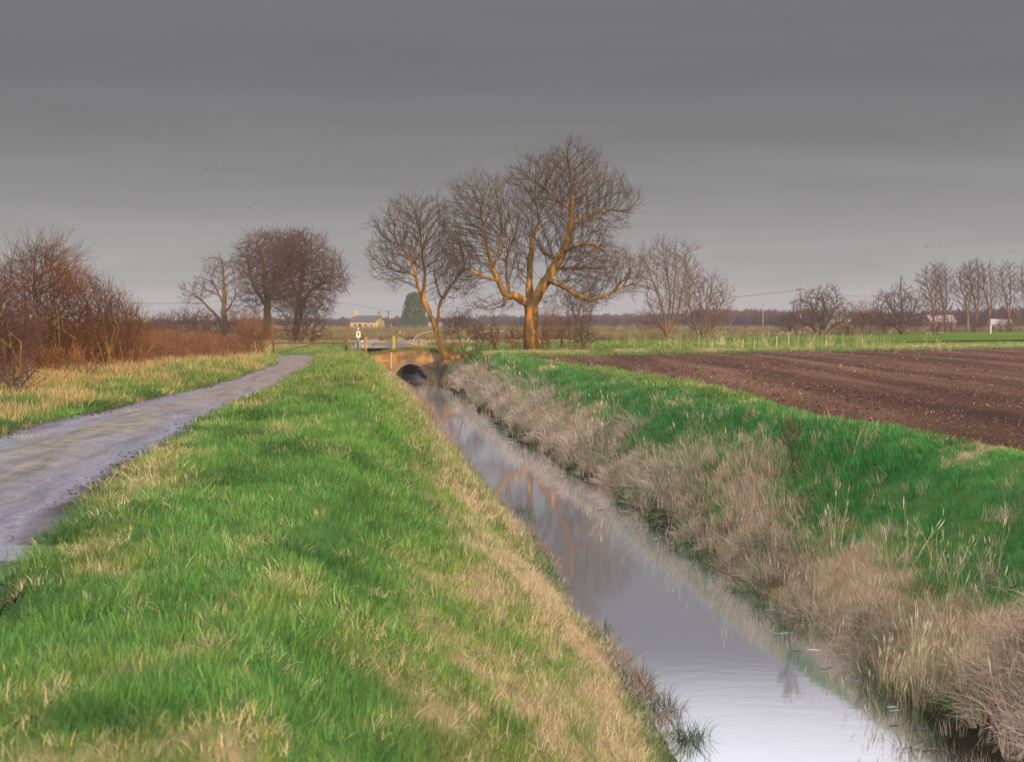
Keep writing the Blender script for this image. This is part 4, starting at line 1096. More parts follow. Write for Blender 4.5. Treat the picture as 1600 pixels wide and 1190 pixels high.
# ---- many-stemmed shrubs and willows
def inside(p, ell):
    for c, r in ell:
        d = (p - c) / r
        if d[0] * d[0] + d[1] * d[1] + d[2] * d[2] < 1: return True
    return False
def grow_shrub(base, ell, seed, stems=14, r0=.05, step=.28, wig=.16, up=.05, bp=.45, ba=.6, cap=9000, spread=.5, levels=4, decay=.9, tipr=.006, bspread=.3):
    """base: list of base points; shoots grow until they leave the crown envelope"""
    rnd = np.random.RandomState(seed); P = []; par = []; R = []
    q = []
    C = np.mean([e[0] for e in ell], 0)
    P.append(np.mean(np.array(base, float), 0) - np.array([0, 0, .35])); par.append(-1); R.append(r0)
    for s in range(stems):
        b0 = np.array(base[s % len(base)], float) + np.append(rnd.normal(0, bspread, 2), -.1)
        P.append(b0); par.append(0); r = r0 * rnd.uniform(.55, 1.1); R.append(r)
        e = ell[rnd.randint(len(ell))]; tgt = e[0] + rnd.normal(0, .45, 3) * e[1]
        d = tgt - b0; d /= np.linalg.norm(d); d = d * (1 - .25) + np.array([0, 0, .25]) + rnd.normal(0, spread * .25, 3); d /= np.linalg.norm(d)
        q.append((len(P) - 1, d, r, 0, 0))
    qi = 0
    while qi < len(q) and len(P) < cap:
        i, d, r, lv, out_n = q[qi]; qi += 1
        d = d + rnd.normal(0, wig, 3) + np.array([0, 0, up]); d /= np.linalg.norm(d)
        st = step * (1 - .14 * lv) * rnd.uniform(.8, 1.2); p = P[i] + d * st
        ins = inside(p, ell); low = p[2] < C[2] - .3 and lv == 0
        if not ins and not low: out_n += 1
        lim = 1 if lv < 2 else 2
        if out_n > lim or (out_n and rnd.uniform() < .35): continue
        if r < tipr * .7: continue
        P.append(p); par.append(i); R.append(r * decay); j = len(P) - 1
        q.append((j, d, r * decay if lv else r * (decay + .04), lv, out_n))
        if lv < levels and (ins or rnd.uniform() < .3):
            nb = 1 if rnd.uniform() < bp else 0
            if rnd.uniform() < bp * .35: nb += 1
            for _ in range(nb):
                a = rnd.normal(size=3); a -= a.dot(d) * d; a /= np.linalg.norm(a); dd = d * math.cos(ba) + a * math.sin(ba)
                q.append((j, dd, r * rnd.uniform(.5, .72), lv + 1, out_n))
    return np.array(P), np.array(par), np.array(R)
def shrub(name, label, cat, y, basepx, ellp, seed, twig='hawtwig', bark='hawstem', split=.03, group=None, rmin=.0, zb=None, **kw):
    zb_ = [h1(XP(b, y + (k_ % 3 - 1) * .4), y) if zb is None else zb for k_, b in enumerate(basepx)]
    base = [np.array([XP(b, y), y + (k_ % 3 - 1) * .4, z]) for k_, (b, z) in enumerate(zip(basepx, zb_))]
    ell = ell_px(ellp, y)
    P, par, R = grow_shrub(base, ell, seed, **kw)
    R = np.maximum(R, rmin)
    b0 = tuple(np.mean(base, 0))
    return build_tree(name, label, cat, b0, P, par, R, MAT[bark], MAT[twig], split, group, tsides=6)

HG = 'hawthorn bushes of the left hedge'
def hawthorn(label, y, bases, ell, natt, seed, twig='hawtwig', D=.19, nst=9, tip=.0068, name='hawthorn', cat='bush', group=HG, bark='hawstem', split=.014, rad=.22, up=.12, kill=.20, ln=.55, zb=None):
    rnd = np.random.RandomState(seed); e_ = ell_px(ell, y)
    z0 = h1(XP(bases[len(bases) // 2], y), y) if zb is None else zb
    b0 = np.array([XP(bases[len(bases) // 2], y), y, z0 - .25]); L_ = []
    for k in range(nst):
        e = e_[k % len(e_)]; tgt = e[0] + rnd.uniform(-.6, .6, 3) * e[1]; tgt[2] = e[0][2] + e[1][2] * rnd.uniform(.1, .8)
        bb_ = np.array([XP(bases[k % len(bases)], y) + rnd.normal(0, .15), y + rnd.normal(0, .35), z0])
        mid = bb_ * .55 + tgt * .45 + np.append(rnd.normal(0, .25, 2), .25); r = .026 * rnd.uniform(.6, 1.1) * D / .19
        L_.append([(b0, r * 1.2), (bb_, r), (mid, r * .6), (tgt, r * .25)])
    P, par, RG = colonise(L_, e_, natt, seed, D=D, infl=D * 9, kill=kill, up=up, org=tuple(b0 + np.array([0, 0, .6])), rad=rad, iters=45)
    R = finish(P, par, RG, tip, 2.4)
    P, par, R = add_twigs(P, par, R, rnd, tip * 2.4, 3, ln, 3, .35, .9, .6)
    return build_tree(name, label, cat, tuple(b0), P, par, R, MAT[bark], MAT[twig], split, group, tsides=6)
hawthorn('tallest hawthorn of the left hedge with spiky open top', 38, [40, 70, 100], [(78, 445, 44, 58, 0, 1.6), (62, 425, 28, 42, 0, 1.0), (70, 520, 66, 58, 0, 1.8), (28, 470, 34, 55, 0, 1.2)], 9500, 51, ln=.75, nst=12)
hawthorn('dark dense hawthorn cut off by the left edge of the photo', 32, [-20, 5, 25], [(0, 530, 52, 55, 0, 1.5), (-12, 465, 30, 45, 0, 1.3)], 7500, 52, twig='browntwig')
hawthorn('broad arching hawthorn with yellow stems right of the tallest bush', 41, [118, 140, 160], [(135, 520, 50, 55, 0, 1.6), (150, 480, 28, 42, 0, 1.3), (125, 465, 30, 36, 0, 1.2)], 9500, 53, nst=14)
hawthorn('rounded orange brown hawthorn just short of the right end of the near hedge', 44, [178, 190], [(180, 520, 38, 48, 0, 1.4), (185, 492, 24, 30, 0, 1)], 6500, 54)
hawthorn('small hawthorn with long side shoots at the right end of the near hedge', 47, [212, 222], [(212, 535, 27, 36, 0, 1.2), (214, 512, 18, 26, 0, 1)], 3600, 55, twig='orangetwig')
shrub('low_bush', 'low dark bramble bush on the verge at the left edge of the photo', 'bush', 28, [-10, 15], [(5, 592, 62, 34, 0, 1.1)], 56, twig='browntwig', bark='darkbark', cap=6000, stems=26, r0=.02, step=.16, wig=.22, bp=.5, rmin=.0045, bspread=.6)
shrub('low_bush', 'low orange tangled bush in front of the yellow stemmed hawthorn', 'bush', 36, [85, 130], [(110, 568, 75, 28, 0, .9)], 57, twig='orangetwig', bark='hawstem', cap=6500, stems=30, r0=.022, step=.16, wig=.2, bp=.5, rmin=.0048, bspread=.8)
# further along the hedge
hawthorn('round rust coloured bush at the far end of the track by the barrier', 78, [392, 398, 404, 410], [(400, 522, 26, 27, 0, 1.3), (394, 532, 26, 20, 0, 1.1), (410, 528, 18, 22, 0, 1)], 3400, 58, twig='orangetwig', D=.22, tip=.0095, name='round_bush', group=None, bark='hawstem', split=.03, kill=.26, ln=.6, nst=16, up=.25, rad=.5)
hawthorn('dark rounded thicket behind the rust coloured weeds under the small tree', 100, [335, 348, 362], [(348, 518, 34, 22, 0, 2), (356, 508, 22, 18, 0, 1.6)], 2600, 59, twig='browntwig', D=.3, tip=.014, name='dark_bush', group=None, bark='darkbark', split=.04, kill=.34, ln=.6)
hawthorn('tall grey brown bush under the right limb of the touching trees', 118, [458, 472, 484], [(470, 490, 32, 38, 0, 2.4), (456, 515, 30, 26, 0, 2), (490, 512, 20, 22, 0, 2)], 3600, 60, twig='browntwig', D=.34, tip=.016, name='grey_bush', group=None, bark='darkbark', split=.05, kill=.38, ln=.7, nst=14)
hawthorn('low brown bush between the rust bush and the dark thicket', 112, [378, 392], [(380, 510, 28, 20, 0, 2)], 1500, 61, twig='hawtwig', D=.32, tip=.015, name='grey_bush', group=None, bark='darkbark', split=.05, kill=.36, ln=.7)
for k, (px, cy, w_, h_, yy) in enumerate(((252, 510, 20, 14, 130), (282, 505, 25, 19, 138), (314, 508, 20, 17, 126), (236, 516, 18, 13, 112))):
    hawthorn(['grey hedge bush glimpsed in the gap right of the near hawthorns', 'tallest grey bush in the gap between near hedge and small tree', 'grey bush directly left of the small tree', 'low grey bush touching the end of the near hawthorns'][k], yy, [px - 6, px, px + 8],
          [(px, cy, w_, h_, 0, 2)], 1300, 70 + k, twig='browntwig', D=.34, tip=.018, name='hedge_bush', group='far hedge bushes on the left', bark='darkbark', split=.05, kill=.38, ln=.8, zb=2.6)
def stem_tree(name, label, y, stems, ell, natt, seed, D=.5, tip=.021, bark='willowbark', twig='willowtwig', split=.08, up=.3, rad=.35, r0=.2, org=None, group=None, tw=(3, .9), zb=2.6, infl=4., kill=.6, cat='tree'):
    """several stems from one stool, filled out with branches"""
    L_ = []
    for st_ in stems:
        n_ = len(st_)
        L_.append([(W(px, py, y + dy), r0 * (1 - .8 * i / (n_ - 1))) for i, (px, py, dy) in enumerate(st_)])
    e_ = ell_px(ell, y)
    o_ = W(org[0], org[1], y) if org else W(stems[0][0][0], stems[0][0][1], y)
    P, par, RG = colonise(L_, e_, natt, seed, D=D, infl=infl, kill=kill, up=up, org=tuple(o_), rad=rad)
    R = finish(P, par, RG, tip, 2.3)
    P, par, R = add_twigs(P, par, R, np.random.RandomState(seed + 3), tip * 2.4, tw[0], tw[1], 2, .5, .8, .35)
    b0 = W(stems[0][0][0], stems[0][0][1], y)
    return build_tree(name, label, cat, (b0.x, b0.y, zb), P, par, R, MAT[bark], MAT[twig], split, group, tsides=7)
stem_tree('willow', 'tall many-stemmed bare willow, left of the two beyond the ploughed field', 172,
    [[(1043, 532, 0), (1040, 505, 0), (1034, 474, -.5), (1020, 440, -1), (1008, 405, -1.4)], [(1043, 532, 0), (1046, 500, .4), (1047, 460, .8), (1042, 425, 1), (1036, 395, 1)],
     [(1043, 532, 0), (1049, 515, 0), (1057, 498, -.5), (1066, 460, -1), (1072, 420, -1.4), (1070, 395, -1.6)], [(1043, 532, 0), (1050, 500, 1.5), (1054, 450, 2), (1056, 400, 2.4)], [(1043, 532, 0), (1036, 512, 1), (1022, 490, 2), (1012, 470, 2)]],
    [(1008, 425, 18, 42, -1, 2.6), (1036, 415, 22, 42, 1, 3), (1064, 420, 24, 42, 0, 3), (1045, 470, 34, 40, 0, 3), (1020, 500, 26, 22, 0, 2.6), (1078, 440, 16, 36, 0, 2.4)], 4600, 81)
stem_tree('willow', 'shorter spreading bare willow, right of the two beyond the ploughed field', 176,
    [[(1094, 532, 0), (1088, 512, 0), (1080, 490, -1), (1074, 460, -1.4), (1078, 430, -1.6)], [(1094, 532, 0), (1097, 505, 0), (1105, 480, 1), (1112, 455, 1.4), (1112, 438, 1.6)],
     [(1094, 532, 0), (1106, 512, -.5), (1120, 492, -1), (1130, 470, -1)], [(1094, 532, 0), (1092, 500, 1.5), (1096, 465, 2.4)], [(1094, 532, 0), (1104, 520, -1.2), (1122, 505, -2.5)]],
    [(1082, 462, 22, 44, 0, 3), (1110, 470, 24, 38, 0, 3), (1128, 480, 20, 32, 0, 2.6), (1100, 500, 36, 26, 0, 3)], 3800, 82)
# shrubs round the foot of the great ash
sk = dict(step=.2, wig=.13, bp=.42, rmin=.0085)
kw_ = dict(D=.22, tip=.010, split=.03, kill=.25, ln=.5)
hawthorn('small dark thorn tree between the leaning ash and the great ash', 97, [719, 721, 723], [(720, 504, 26, 17, 0, 1.3), (706, 514, 16, 13, 0, 1), (738, 514, 15, 13, 0, 1)], 2400, 91, twig='browntwig', bark='darkbark', name='thorn_tree', cat='tree', group=None, zb=2.4, nst=6, **kw_)
hawthorn('orange tangled bramble at the foot of the leaning ash', 95, [698, 706], [(704, 540, 15, 11, 0, .8)], 700, 92, twig='orangetwig', name='bramble', group=None, zb=2.2, **kw_)
LB = ['thin upright hedge bush right of the small dark thorn', 'thin hedge bush midway between thorn and great ash', 'thin hedge bush against the left side of the great ash']
for k, (px, tp, w_) in enumerate(((748, 512, 14), (772, 510, 14), (806, 512, 17))):
    hawthorn(LB[k], 97, [px - 2, px, px + 5], [(px, tp + 16, w_, 17, 0, .9)], 900, 94 + k, name="hedge_bush", group="hedge bushes by the great ash", zb=2.5, nst=6, **kw_)

hawthorn('upright shoots springing from the right foot of the great ash', 97, [845, 850, 858], [(858, 500, 15, 36, 0, .9), (852, 530, 16, 18, 0, .8)], 2000, 97, twig='orangetwig', name='sucker_shoots', group=None, zb=2.55, up=.3, nst=12, **kw_)
hawthorn('slim multi-stemmed bare tree behind the right bough of the great ash', 103, [905, 908, 912], [(905, 488, 25, 36, 0, 1.6), (893, 470, 14, 24, 0, 1.2), (920, 470, 13, 28, 0, 1.2)], 2800, 98, twig='willowtwig', bark='willowbark', name='hedge_tree', cat='tree', group=None, zb=2.6, nst=8, up=.25, D=.26, tip=.012, split=.035, kill=.3, ln=.6)
hawthorn('low spreading thorn bush on a short stem right of the great ash', 94, [911, 912], [(912, 530, 28, 10, 0, 1.3), (912, 521, 20, 10, 0, 1.1)], 1400, 99, twig='browntwig', bark='darkbark', name='thorn_bush', group=None, zb=2.6, nst=7, **kw_)
hawthorn('pale brown bush low between the great ash and the slim tree behind', 101, [872, 884], [(876, 518, 19, 22, 0, 1.3)], 1300, 100, twig='willowtwig', bark='willowbark', name='hedge_bush', group='hedge bushes by the great ash', zb=2.6, **kw_)
# bushes and trees across the fields on the right
fk = dict(wig=.13, bp=.45, rmin=.020, step=.55, bspread=1.0)
stem_tree('broad_tree', 'broad low bare tree with dark dense crown behind the nearer pole', 215,
    [[(1284, 525, 0), (1282, 505, 0), (1272, 485, -1), (1262, 468, -1)], [(1284, 525, 0), (1286, 500, 1), (1288, 475, 1.5), (1284, 458, 1.5)], [(1284, 525, 0), (1292, 505, 0), (1302, 485, -.5), (1308, 468, -1)], [(1284, 525, 0), (1268, 510, 1), (1250, 500, 1.5), (1234, 494, 2)], [(1284, 525, 0), (1300, 512, 0), (1318, 500, 0)]],
    [(1285, 476, 32, 26, 0, 4), (1262, 484, 26, 24, 0, 3), (1240, 498, 22, 14, 0, 3), (1308, 492, 24, 24, 0, 3), (1284, 505, 36, 14, 0, 3)], 3800, 111, D=.5, tip=.028, bark='darkbark', twig='browntwig', up=.15, kill=.6)
stem_tree('broad_tree', 'broad bare tree with a russet tip, right of the gap', 220,
    [[(1410, 524, 0), (1404, 500, 0), (1392, 480, -1), (1384, 465, -1)], [(1410, 524, 0), (1410, 490, 1), (1408, 465, 1.5), (1408, 442, 1.5)], [(1410, 524, 0), (1420, 500, 0), (1430, 480, -.5), (1436, 466, -1)], [(1410, 524, 0), (1398, 508, 1), (1380, 498, 1.5), (1372, 485, 2)]],
    [(1405, 478, 26, 28, 0, 4), (1384, 482, 20, 24, 0, 3), (1430, 486, 22, 26, 0, 3), (1408, 456, 9, 18, 0, 2), (1408, 502, 38, 16, 0, 3)], 3800, 112, D=.5, tip=.028, bark='darkbark', twig='browntwig', up=.2, kill=.6)
FB = [(1350, 492, 24, 20, 235, 'russet rounded bush in the gap between the two broad trees'), (1325, 508, 24, 12, 222, 'low bush at the right foot of the dark dense tree'), (1462, 505, 16, 14, 240, 'low bush at the right foot of the russet tipped tree'),
      (1483, 503, 14, 14, 300, 'small round bush below the first tall poplars'), (1573, 506, 16, 13, 290, 'small dark round bush below the poplars at the right edge'),
      (1380, 506, 18, 14, 232, 'brown bush against the left foot of the russet tipped tree'), (1236, 510, 18, 11, 226, 'low brown bush at the foot of the nearer pole'), (1525, 507, 18, 11, 310, 'low bush hiding the feet of the tallest poplar')]
for k, (px, cy, rx, ry, yy, lb) in enumerate(FB):
    hawthorn(lb, yy, [px - 5, px, px + 5], [(px, cy, rx, ry, 0, 3)], 1300, 120 + k, bark='darkbark', name='field_bush', zb=2.6, group='bushes across the field on the right', D=.5, tip=.026, split=.08, kill=.55, ln=1.0)
PB = [(1455, 445, 22, 30, 'leftmost bare poplar of the far row on the right'), (1472, 448, 16, 34, 'second bare poplar of the far row on the right'), (1508, 452, 22, 36, 'dense bare poplar third from the left of the far row'), (1522, 440, 18, 32, 'tallest bare poplar of the far row on the right'),
      (1542, 452, 16, 38, 'fifth bare poplar of the far row with pale trunk'), (1572, 448, 18, 36, 'bare poplar before the right edge with a leaning pale trunk'), (1603, 450, 18, 42, 'last bare poplar cut by the right edge of the photo')]
for k, (px, cy, rx, ry, lb) in enumerate(PB):
    tp = cy - ry
    stem_tree('poplar', lb, 300 + k * 4, [[(px + 5, 520, 0), (px + 4, 495, 0), (px, 465, 0), (px - rx * .3, cy, -.5), (px - rx * .4, tp + 10, -1)], [(px + 4, 495, 0), (px + 7, 470, 1), (px + rx * .4, cy - 5, 1.5), (px + rx * .3, tp + 6, 2)]],
        [(px, cy, rx, ry, 0, 3), (px + 3, cy + 30, rx * .75, 24, 0, 2.4)], 2400, 130 + k, D=.65, tip=.034, twig='browntwig', up=.35, kill=.75, infl=5, r0=.26, split=.12, group='bare poplars in a row across the fields', tw=(3, 1.1))
# sapling on the right bank
def bank_y(px, py):
    for yy in np.arange(12, 60, .25):
        if h1(XP(px, yy, py), yy) > ZP(py, yy): return float(yy)
    return 40.
yb = bank_y(1243, 738)
shrub('sapling', 'thin bare sapling standing on the grassy right bank', 'sapling', yb, [1240, 1244, 1250], [(1242, 680, 22, 40, 0, .3)], 141, twig='browntwig', bark='hawstem', split=.02, stems=7, r0=.018, cap=700, step=.07, wig=.12, bp=.45, rmin=.0048, tipr=.002, bspread=.07, up=.05)
yb = bank_y(1285, 712)
shrub('dead_stalk', 'single tall dead brown stalk right of the sapling', 'stalk', yb, [1285], [(1285, 680, 5, 30, 0, .12)], 142, twig='orangetwig', bark='hawstem', split=.02, stems=3, r0=.014, cap=110, step=.07, wig=.06, bp=.3, rmin=.006, tipr=.002, bspread=.02, up=.1)
# the distant wood along the horizon (one mass)
def wood_tree(seed):
    rnd = np.random.RandomState(seed); h = 13.
    P_, par_, R_ = grow_shrub([np.zeros(3)], [(np.array([0, 0, 8.5]), np.array([3.2, 3.2, 5.5])), (np.array([0, 0, 4.5]), np.array([2.6, 2.6, 3.2]))], seed, stems=5, r0=.22, step=.9, wig=.1, bp=.55, cap=900, levels=4, rmin=.0, up=.08) if False else grow_shrub([np.zeros(3)], [(np.array([0, 0, 8.5]), np.array([3.2, 3.2, 5.5])), (np.array([0, 0, 4.5]), np.array([2.6, 2.6, 3.2]))], seed, stems=6, r0=.22, step=.8, wig=.1, bp=.6, cap=1300, levels=5, up=.08)
    return tree_mesh('wood_tree', P_, par_, np.maximum(R_, .065), MAT['farwood'], 3, np.ones(len(P_), bool))
C_wood = collection('wood_trees', [wood_tree(200 + i) for i in range(4)])
P = []; S = []
def woods(px0, px1, y0, y1, n, top, jit=.15):
    for i in range(n):
        yy = RS.uniform(y0, y1); px = RS.uniform(px0, px1)
        P.append((XP(px, yy), yy, 2.5)); S.append((top[0] + (top[1] - top[0]) * (px - px0) / (px1 - px0)) / 14. * RS.uniform(1 - jit, 1 + jit))
woods(1090, 1250, 560, 680, 260, (14.5, 12.5))
woods(1240, 1420, 520, 700, 260, (12.5, 11), .25)
woods(840, 1100, 600, 740, 260, (10, 12), .2)
woods(480, 850, 620, 760, 300, (7.5, 10.5), .25)
woods(200, 500, 560, 760, 200, (6, 8), .3)
woods(1400, 1640, 440, 640, 300, (9.5, 12), .3)
woods(-40, 220, 500, 700, 60, (6, 6), .2)
n = len(P)
gn_scatter('distant_wood', C_wood, P, rots(n, .05), S, RS.randint(0, 4, n), None, 'hazy pinkish grey bare wood along the horizon', 'wood')
# scrubby mid-distance growth, dark low bushes around the cottage
P = []; S = []
for i in range(150):
    yy = RS.uniform(395, 460); px = RS.uniform(500, 800); P.append((XP(px, yy), yy, 2.2)); S.append(RS.uniform(.16, .30))
for i in range(260):
    yy = RS.uniform(300, 480); px = RS.choice([RS.uniform(860, 1240), RS.uniform(1400, 1620), RS.uniform(200, 330)]); P.append((XP(px, yy), yy, 2.2)); S.append(RS.uniform(.10, .24))
n = len(P)
gn_scatter('scrub', C_wood, P, rots(n, .05), S, RS.randint(0, 4, n), None, 'low dark scrub across the far fields and round the cottage', 'scrub')
#NEXT
# ------------------------------------------------------------------ brick bridge
def brick_mat(name, c1, c2, mortar, scale):
    m = bpy.data.materials.new(name); m.use_nodes = True; t = m.node_tree; b = t.nodes['Principled BSDF']; b.inputs['Roughness'].default_value = .9
    co = t.nodes.new('ShaderNodeTexCoord'); se = t.nodes.new('ShaderNodeSeparateXYZ'); cb = t.nodes.new('ShaderNodeCombineXYZ')
    t.links.new(co.outputs['Object'], se.inputs[0]); t.links.new(se.outputs['X'], cb.inputs[0]); t.links.new(se.outputs['Z'], cb.inputs[1])
    br = t.nodes.new('ShaderNodeTexBrick'); br.inputs['Color1'].default_value = (*c1, 1); br.inputs['Color2'].default_value = (*c2, 1); br.inputs['Mortar'].default_value = (*mortar, 1)
    br.inputs['Scale'].default_value = scale; br.inputs['Mortar Size'].default_value = .03; br.inputs['Brick Width'].default_value = .45; br.inputs['Row Height'].default_value = .16
    t.links.new(cb.outputs[0], br.inputs[0])
    n = t.nodes.new('ShaderNodeTexNoise'); n.inputs['Scale'].default_value = 1.3; n.inputs['Detail'].default_value = 8; t.links.new(co.outputs['Object'], n.inputs[0])
    r = t.nodes.new('ShaderNodeValToRGB'); r.color_ramp.elements[0].position = .35; r.color_ramp.elements[0].color = (.45, .42, .36, 1); r.color_ramp.elements[1].position = .62; r.color_ramp.elements[1].color = (1.25, 1.15, 1, 1)
    t.links.new(n.outputs['Fac'], r.inputs[0])
    mx = t.nodes.new('ShaderNodeMix'); mx.data_type = 'RGBA'; mx.blend_type = 'MULTIPLY'; mx.inputs[0].default_value = 1
    t.links.new(br.outputs['Color'], mx.inputs[6]); t.links.new(r.outputs[0], mx.inputs[7]); t.links.new(mx.outputs[2], b.inputs['Base Color'])
    bp = t.nodes.new('ShaderNodeBump'); bp.inputs['Distance'].default_value = .02; t.links.new(br.outputs['Fac'], bp.inputs['Height']); bp.invert = True; t.links.new(bp.outputs[0], b.inputs['Normal'])
    return m
MAT['brick'] = brick_mat('bridge_brick', (.42, .25, .09), (.30, .17, .065), (.34, .28, .16), 2.0)
MAT['ring'] = M('arch_brick', (.20, .15, .11), (.28, .20, .13), 6, bump=.02)
BY = 100.0
br = empty('brick_bridge', (XP(642, BY), BY, 0)); tag(br, 'old brick bridge with one round arch over the drain', 'bridge')
ox = XP(642, BY); rad = 1.28; zs = .30
top = [(-5.6, 2.2), (-3.4, ZP(557, BY)), (-2.2, ZP(553, BY)), (-1.1, ZP(549.5, BY)), (0, ZP(548, BY)), (1.0, ZP(548, BY)), (2.0, ZP(549.5, BY)), (3.0, ZP(553, BY)), (5.4, 2.15)]
prof = [(-5.6, -.7)] + top + [(5.4, -.7), (rad, -.7)]
prof += [(rad * math.cos(a), zs + rad * math.sin(a)) for a in np.linspace(0, math.pi, 25)] + [(-rad, -.7)]
w = MB(); w.prism(prof[::-1], 0, 5.4); o = w.build('wall', MAT['brick'], br)
rg = MB(); n = 26
for i in range(n):
    a = (i + .5) / n * math.pi; c = Vector((math.cos(a) * (rad + .14), -.03, zs + math.sin(a) * (rad + .14)))
    rg.box(c, (.30, .10, math.pi * (rad + .14) / n * .92), Euler((0, -a, 0)))
bmv = rg.build('arch_ring', MAT['ring'], br)
n = 420; gx = RS.uniform(-5.2, 5.0, n); gz = np.interp(gx, [p_[0] for p_ in top], [p_[1] for p_ in top]) + .1; gy = BY + RS.uniform(-.02, .5, n)
gn_scatter('green_grass', C_turf_c, np.stack([gx + ox, gy, gz], -1), rots(n, .45), .7 + .7 * RS.uniform(size=n), RS.randint(0, 4, n), mixc(np.tile(G_MID, (n, 1)), np.tile(S_ORANGE, (n, 1)), RS.uniform(size=n) * .7), 'mossy grass growing along the top of the brick bridge', 'grass')
cp = MB()
for (xa, za), (xb, zb_) in zip(top[:-1], top[1:]):
    a = Vector((xa, .18, za + .06)); b_ = Vector((xb, .18, zb_ + .06)); d = b_ - a
    cp.box((a + b_) / 2, (d.length + .004, .42, .12), Euler((0, -math.atan2(d.z, d.x), 0)))
cp.build('coping', M('mossy_coping', (.10, .11, .03), (.20, .16, .06), 3, bump=.02), br)
ww = MB(); ww.box((2.35, -1.6, .55), (.35, 3.1, 2.6), Euler((0, .08, .12))); ww.build('wing_wall', M('shaded_brick', (.06, .05, .035), (.11, .09, .05), 3, bump=.02), br)  # dark brick tone: the shade on this wall is put into its colour
dg = MB(); dg.box((0, 0, 0), (.10, .05, 1.25)); 
g0 = empty('depth_gauge', (XP(611, BY), BY - .06, ZP(563, BY))); tag(g0, 'narrow pale upright gauge board on the left face of the brick bridge', 'gauge board')
dg.build('board', M('faded_board', (.62, .50, .30), (.5, .4, .25), 6), g0)
mk = MB()
mk.box((-.032, -.028, 0), (.008, .006, 1.1))
for i in range(7): mk.box((0, -.029, -.5 + i * .17), (.07, .006, .02))
mk.build('marking', MAT['black'], g0)

# ---- post and rail fence on the far side of the bridge
FYY = 104.5
fz = 2.62
fo = empty('rail_fence', (XP(614, FYY), FYY, fz)); tag(fo, 'pale two rail fence along the far side of the brick bridge', 'fence')
for px, w_, hh in ((572, .15, 1.02), (612.3, .14, .92), (654, .13, .98), (664, .10, .85), (690, .12, .9)):
    q = MB(); q.box((XP(px, FYY) - XP(614, FYY), 0, hh / 2 - .15), (w_, w_, hh + .3), bev=.012); q.build('post', MAT['wood'] if px != 572 else M('orange_wood', (.45, .27, .07), (.35, .2, .06), 5), fo)
for py in (533.5, 541.5):
    q = MB(); q.box(((XP(572, FYY) + XP(692, FYY)) / 2 - XP(614, FYY), -.1, ZP(py, FYY) - fz), (XP(692, FYY) - XP(572, FYY), .05, .08)); q.build('rail', MAT['wood'], fo)
gpst = empty('gate_post', (XP(615.5, 103.6), 103.6, fz)); tag(gpst, 'stout yellowish gate post in the middle of the bridge fence', 'post')
q = MB(); q.box((0, 0, .35), (.2, .2, 1.35), bev=.02); q.build('post', MAT['yellowwood'], gpst)
q = MB(); q.box((0, 0, 1.06), (.26, .24, .06), bev=.01); q.build('cap', MAT['yellowwood'], gpst)

# ---- track barrier
BR = 90.0
def bz(px): return h1(XP(px, BR), BR)
b0 = empty('barrier_gate', (XP(484, BR), BR, 2.64)); tag(b0, 'low rusty pole barrier with a diagonal brace across the end of the track', 'barrier')
o0 = Vector((XP(484, BR), BR, 2.64))
q = MB(); q.tube(W(427, 536, BR) - o0, W(541, 535, BR) - o0, .045, n=8); q.build('bar', MAT['darkmetal'], b0)
q = MB(); q.tube(W(437, 550, BR - 1.2) - o0, W(494, 536, BR - .1) - o0, .038, n=8); q.build('brace', MAT['darkmetal'], b0)
q = MB(); a_ = W(427, 536, BR) - o0; q.box((a_.x, a_.y + .06, .25), (.12, .12, 1.35), bev=.01); q.build('post', MAT['darkmetal'], b0)
b1 = empty('barrier_post', (XP(541, BR), BR - .02, 2.62)); tag(b1, 'dark latch post with a red band at the right end of the pole barrier', 'post')
q = MB(); q.box((0, -.09, .25), (.16, .12, 1.3), bev=.012); q.build('post', MAT['black'], b1)
q = MB(); q.box((0, -.10, .70), (.20, .15, .30), bev=.02); q.build('band', M('rusty_red', (.12, .05, .03), (.20, .08, .035), 6), b1)
# second bar gate further down
b2 = empty('field_gate', (XP(503, 150), 150, 2.65)); tag(b2, 'dark low field gate far beyond the pole barrier', 'gate')
for z_ in (.35, .7, 1.05):
    q = MB(); q.tube((XP(491, 150) - XP(503, 150), 0, z_), (XP(517, 150) - XP(503, 150), 0, z_ + .02), .045, n=6); q.build('bar', MAT['darkmetal'], b2)
for px in (490.5, 517.5):
    q = MB(); q.box((XP(px, 150) - XP(503, 150), 0, .5), (.14, .14, 1.4)); q.build('post', MAT['darkmetal'], b2)
# ---- sign on a pole and the posts beside it
SY = 97.0
s0 = empty('sign_post', (XP(560, SY), SY, 2.62)); tag(s0, 'thin pole carrying a small white square notice left of the bridge', 'sign')
q = MB(); q.tube((0, 0, -.3), (0, 0, ZP(512, SY) - 2.62), .035, n=8); q.build('pole', MAT['yellowwood'], s0)
zc = ZP(522.5, SY) - 2.62
q = MB(); q.box((0, -.055, zc), (.32, .02, .46), bev=.006); pl = q.build('plate', MAT['white'], s0)
q = MB(); q.box((.02, -.068, zc + .0), (.07, .006, .30), Euler((0, .35, 0))); q.box((-.02, -.0685, zc + .09), (.15, .005, .07)); q.build('symbol', MAT['black'], pl)
q = MB(); q.box((0, -.03, ZP(513, SY) - 2.62), (.16, .05, .12), bev=.01); q.build('cap', M('cream_paint', (.6, .55, .42), (.5, .45, .35), 5), s0)
s1 = empty('marker_post', (XP(565.5, SY - .5), SY - .5, 2.6)); tag(s1, 'short striped pink and white marker post right of the sign pole', 'post')
q = MB(); q.tube((0, 0, -.2), (0, 0, .30), .10, n=12); q.build('base', MAT['darkmetal'], s1)
